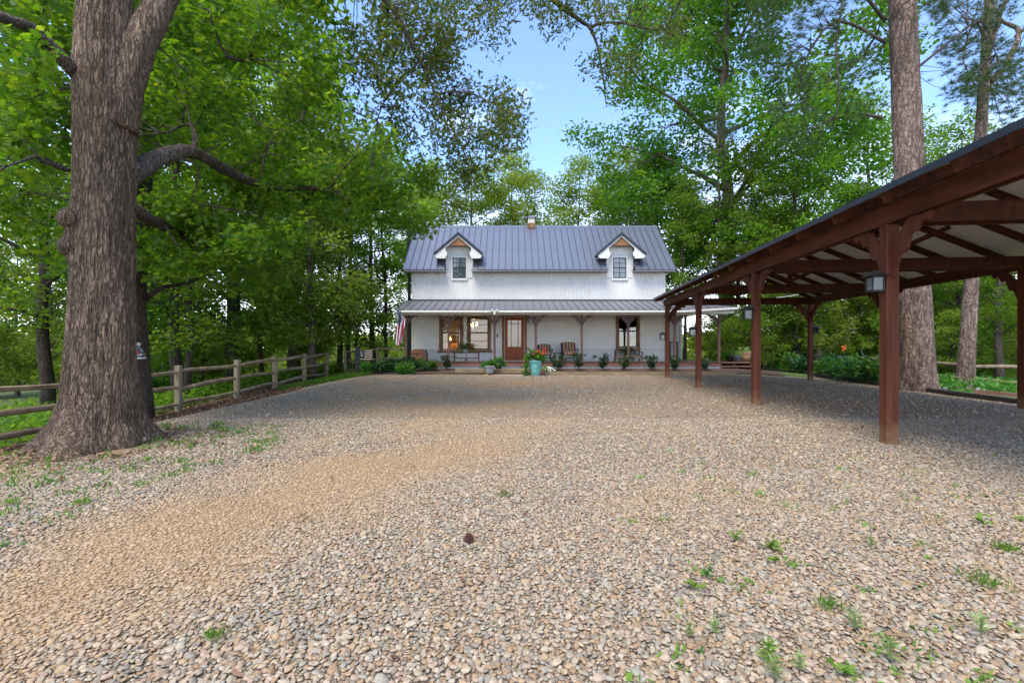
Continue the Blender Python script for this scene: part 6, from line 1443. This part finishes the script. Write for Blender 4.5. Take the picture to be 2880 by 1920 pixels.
mb = MB(); gg = np.random.default_rng(8); [mb.ball((x + gg.normal() * .05, 17.5 + gg.normal() * .04, PZ(978, 17.5) + gg.normal() * .06), .035, 6) for _ in range(7)]; mb.build('flower', M['orangeflower'], ly_)
link('leaf', leaf_mesh('leaf', np.array([(x, 17.5, .0 + .09 * k) for k in range(8)]), .5, .16, LEAF6, M['leafplant'], .3, -.5, 9), None, ly_)
# dark edging along the right of the gravel
ed = [(13.35, 24.0), (12.7, 19.0), (12.0, 14.1), (11.65, 12.0), (11.3, 10.2), (11.2, 7.6), (11.2, 4.0)]
for k in range(len(ed) - 1):
    (xa, ya), (xb, yb2) = ed[k], ed[k + 1]; d = Vector((xb - xa, yb2 - ya, 0)).normalized() * .004; mb = MB()
    mb.beam((xa + d.x, ya + d.y, float(gz(xa, ya)) + .02), (xb - d.x, yb2 - d.y, float(gz(xb, yb2)) + .02), .12, .20); o = mb.build('edging_timber', M['darktimber'], None, bevel=.01)
    meta(o, ['far', 'second farthest', 'middle', 'short', 'near', 'nearest'][k] + ' dark timber of the edging along the right side of the gravel', 'edging', 'dark edging timbers on the right')
mb = MB(); mb.beam((PX(2740, 13), 13, -.12), (PX(2880, 12.2), 12.2, -.16), .1, .14); meta(mb.build('bed_board', M['deck'], None), 'reddish board lying behind the edging near the leaning pine', 'board')
for u, v, lb in ((2668, 1100, 'round grey disc half sunk left of the leaning pine'), (2764, 1101, 'round grey disc half sunk right of the leaning pine')):
    Y = 13.6; c = Vector(PT(u, v, Y)); mb = MB(); n = 28; rr = .17
    ax1 = Vector((1, 0, 0)); ax2 = Vector((0, .72, .69)); mb.prism([(math.cos(2 * math.pi * k / n) * rr, math.sin(2 * math.pi * k / n) * rr) for k in range(n)], c, ax1, ax2, ax1.cross(ax2) * .035); meta(mb.build('round_disc', M['disc'], None, bevel=.006), lb, 'disc')
# things by the oak
fe = thing('glass_feeder', 'clear glass jar feeder with red perch on the trunk behind the oak', 'feeder', PT(384, 985, 8.45)); c = PT(384, 985, 8.45)
mb = MB(); mb.lathe([(.001, -.12), (.13, -.12), (.13, -.06), (.09, .04), (.05, .06), (.05, .12), (.001, .12)], c, 18); mb.build('jar', glassmat('feeder_glass', (.9, .95, 1.0), 2.5), fe, smooth=True)
mb = MB(); mb.lathe([(.001, .10), (.06, .10), (.06, .15), (.001, .15)], c, 14); mb.lathe([(.001, -.15), (.14, -.15), (.14, -.121), (.001, -.121)], c, 18); mb.build('lid', M['trimwhite'], fe)
mb = MB(); mb.tube([(c[0] + .03, c[1] - .13, c[2] + .07), (c[0] + .10, c[1] - .15, c[2] + .04), (c[0] + .17, c[1] - .13, c[2] - .06)], .014, 6); mb.tube([(c[0] + .06, c[1] - .13, c[2] + .10), (c[0] + .12, c[1] - .14, c[2])], .02, 6); mb.build('perch', M['flagred'], fe)
def boulder(name, label, cat, c, s, m, seed):
    th = np.linspace(0, 2 * np.pi, 22, endpoint=False); ph = np.linspace(.02, 3.12, 14); T, PH = np.meshgrid(th, ph); rr = 1 + .3 * (fbm(T * 3 / np.pi * 2, PH * 2.5, seed) - .5)
    return meta(link(name, grid_mesh(name, c[0] + s[0] * rr * np.sin(PH) * np.cos(T), c[1] + s[1] * rr * np.sin(PH) * np.sin(T), c[2] + s[2] * rr * np.cos(PH), m, True, True)), label, cat)
boulder('rock', 'small rounded rock at the right foot of the oak', 'rock', (PX(395, 5.65), 5.65, .03), (.075, .06, .055), M['rock'], 3)
boulder('pale_stone', 'white stone lodged against the right root of the oak', 'stone', (PX(407, 6.0), 5.75, .19), (.03, .03, .04), M['flagwhite'], 5)
pc = thing('pine_cone', 'dark red brown pine cone lying in the middle of the gravel', 'pine cone', (PX(1319, 2.76), 2.76, .035)); mb = MB(); c = Vector((PX(1319, 2.76), 2.76, .035)); dv = Vector((.8, .5, .15)).normalized(); s1 = dv.cross(ZV).normalized(); s2 = s1.cross(dv)
for k in range(46):
    f = k / 45; a = k * 2.4; r = .022 * math.sin(math.pi * (.12 + .8 * f)); p = c + dv * (f - .5) * .055 + (s1 * math.cos(a) + s2 * math.sin(a)) * r * .5; q = (s1 * math.cos(a) + s2 * math.sin(a)); 
    mb.obox(p + q * r * .5, q * r * .5, q.cross(dv).normalized() * .006, (dv * .6 + q * .2).normalized() * .002)
mb.build('scale', M['cone'], pc); mb = MB(); mb.tube([c - dv * .035, c + dv * .03], [.010, .004], 6); mb.build('core', M['cone'], pc)
for lb, q in (('pale curved twig lying on the sandy wheel track', [(815, 1470), (845, 1466), (862, 1452)]), ('thin brown stick on the gravel right of the pine cone', [(1600, 1408), (1640, 1404)]), ('brown stick lying on the near right gravel', [(2490, 1805), (2560, 1812)]), ('short stick below the wheel track', [(640, 1608), (700, 1601)])):
    P3 = []
    for u, v in q: Y = F * CAMZ / (v - HY); P3.append((PX(u, Y), Y, .035))
    mb = MB(); mb.tube(P3, .006, 6); meta(mb.build('stick', M['stick'], None), lb, 'stick')
def weed(label, u, v, size, kind, m, seed):
    size = size * .6
    Y = F * CAMZ / (v - HY); x = PX(u, Y); g = np.random.default_rng(seed); z0 = float(gz(x, Y)) + .015; t = thing('weed', label, 'weed', (x, Y, z0), 'weeds in the near gravel'); base = np.array([x, Y, z0])
    if kind == 'tuft':
        n = 70; mb = MB(); pos = base + np.stack([g.normal(size=n) * size * .4, g.normal(size=n) * size * .35, np.zeros(n)], 1); d = g.normal(size=(n, 3)); d[:, 2] = 2.2
        link('blade', leaf_mesh('blade', pos, size * .65, .006, LEAF4, m, .0, -.4, seed, d), None, t)
    elif kind == 'broad':
        pos = base + np.stack([g.normal(size=9) * size * .3, g.normal(size=9) * size * .3, g.uniform(.01, size * .5, 9)], 1); link('leaf', leaf_mesh('leaf', pos, size * .6, size * .5, LEAF6, m, 1.5, -.1, seed), None, t)
        mb = MB(); [mb.tube([base, p], .003, 4, cap=False) for p in pos]; mb.build('stem', m, t)
    else:                                                     # upright stem with whorled narrow leaves
        k = 26; h = size; zz_ = np.linspace(.1, 1, k); a = np.arange(k) * 2.4; d = np.stack([np.cos(a), np.sin(a), .3 + zz_ * .8], 1) * 3; pos = base + np.stack([0 * zz_, 0 * zz_, zz_ * h * .8], 1)
        link('leaf', leaf_mesh('leaf', pos, size * .55 , size * .15, LEAF6, m, .6, -.3, seed, d), None, t); mb = MB(); mb.tube([base, base + np.array([0, 0, h * .8])], .004, 5, cap=False); mb.build('stem', m, t)
WD = [('lime broad leaved weed near the right picture edge', 2770, 1478, .13, 'broad', 'leaflime'), ('bright weed cut by the right picture edge', 2872, 1468, .08, 'broad', 'leaflime'), ('spreading bright green weed in the right middle gravel', 2170, 1545, .15, 'broad', 'leaflime'), ('bright weed just left of the spreading one', 2075, 1520, .10, 'broad', 'leaflime'), ('small lime weed below the spreading one', 2180, 1582, .08, 'broad', 'leaflime'),
      ('dark green small weed in the right middle gravel', 1986, 1622, .08, 'broad', 'leafplant'), ('small round leaved lime weed left of the others', 1952, 1658, .09, 'broad', 'leaflime'), ('thick grass tuft near the right edge', 2775, 1650, .17, 'tuft', 'grass'), ('slim grass tuft in the right foreground', 2332, 1715, .12, 'tuft', 'grass'), ('narrow grass blade tuft under the lime weed', 2825, 1550, .12, 'tuft', 'grass'),
      ('pale broad whorled weed in the right foreground', 2405, 1775, .12, 'whorl', 'leafgrey'), ('pale weed pair spreading at the lower right', 2010, 1785, .10, 'whorl', 'leafgrey'), ('small pale weed left of the spreading pair', 1940, 1795, .09, 'whorl', 'leafgrey'), ('tall pale whorled weed at the bottom edge', 2160, 1870, .14, 'whorl', 'leaflime'), ('taller pale weed on the bottom edge', 2180, 1915, .12, 'whorl', 'leafgrey'), ('narrow pale weed at the bottom right of centre', 2250, 1890, .10, 'whorl', 'leafgrey'),
      ('grey green weed clump at the lower right', 2500, 1860, .15, 'whorl', 'leafgrey'), ('lime rosette at the bottom right', 2375, 1900, .09, 'broad', 'leaflime'), ('pale weed by the right edge of the foreground', 2760, 1785, .12, 'whorl', 'leafgrey'), ('small grass tuft alone in the centre of the yard', 1418, 1398, .13, 'tuft', 'grass'), ('tiny tuft at the lower left gravel', 598, 1802, .09, 'tuft', 'grass'), ('little weed at the right middle distance', 2450, 1540, .10, 'whorl', 'leafgrey'),
      ('feathery weed at the foot of the oak', 275, 1258, .17, 'tuft', 'leaflime'), ('green weed tuft right of the oak foot', 405, 1265, .15, 'tuft', 'leaflime'), ('leafy weed against the oak bark', 272, 1228, .12, 'broad', 'leafplant'), ('weed tuft left of the wheel track', 222, 1420, .12, 'tuft', 'leaflime'), ('weed tuft near the left picture edge', 30, 1420, .12, 'tuft', 'leaflime')]
for k, (lb, u, v, s_, kd, m) in enumerate(WD): weed(lb, u, v, s_, kd, M[m], 900 + k)
# overhead wire behind the carport
mb = MB(); a, b = Vector(PT(1985, 853, 21.5)), Vector((16, 17, 4.4)); mb.tube([a.lerp(b, k / 10) - ZV * (.35 * 4 * (k / 10) * (1 - k / 10)) for k in range(11)], .012, 5); meta(mb.build('overhead_wire', M['trimwhite'], None), 'thin pale wire sagging behind the carport from the porch roof', 'wire')

for o in S.objects:                                  # joined masses of leaves, blades, needles and twigs
    if o.type == 'MESH' and o.parent is not None and o.name.split('.')[0] in ('crown', 'foliage', 'twig', 'blade', 'leaf', 'frond', 'flower', 'bloom', 'stem', 'frond_stem', 'scale', 'broad_leaf', 'star', 'branch'): o['kind'] = 'stuff'
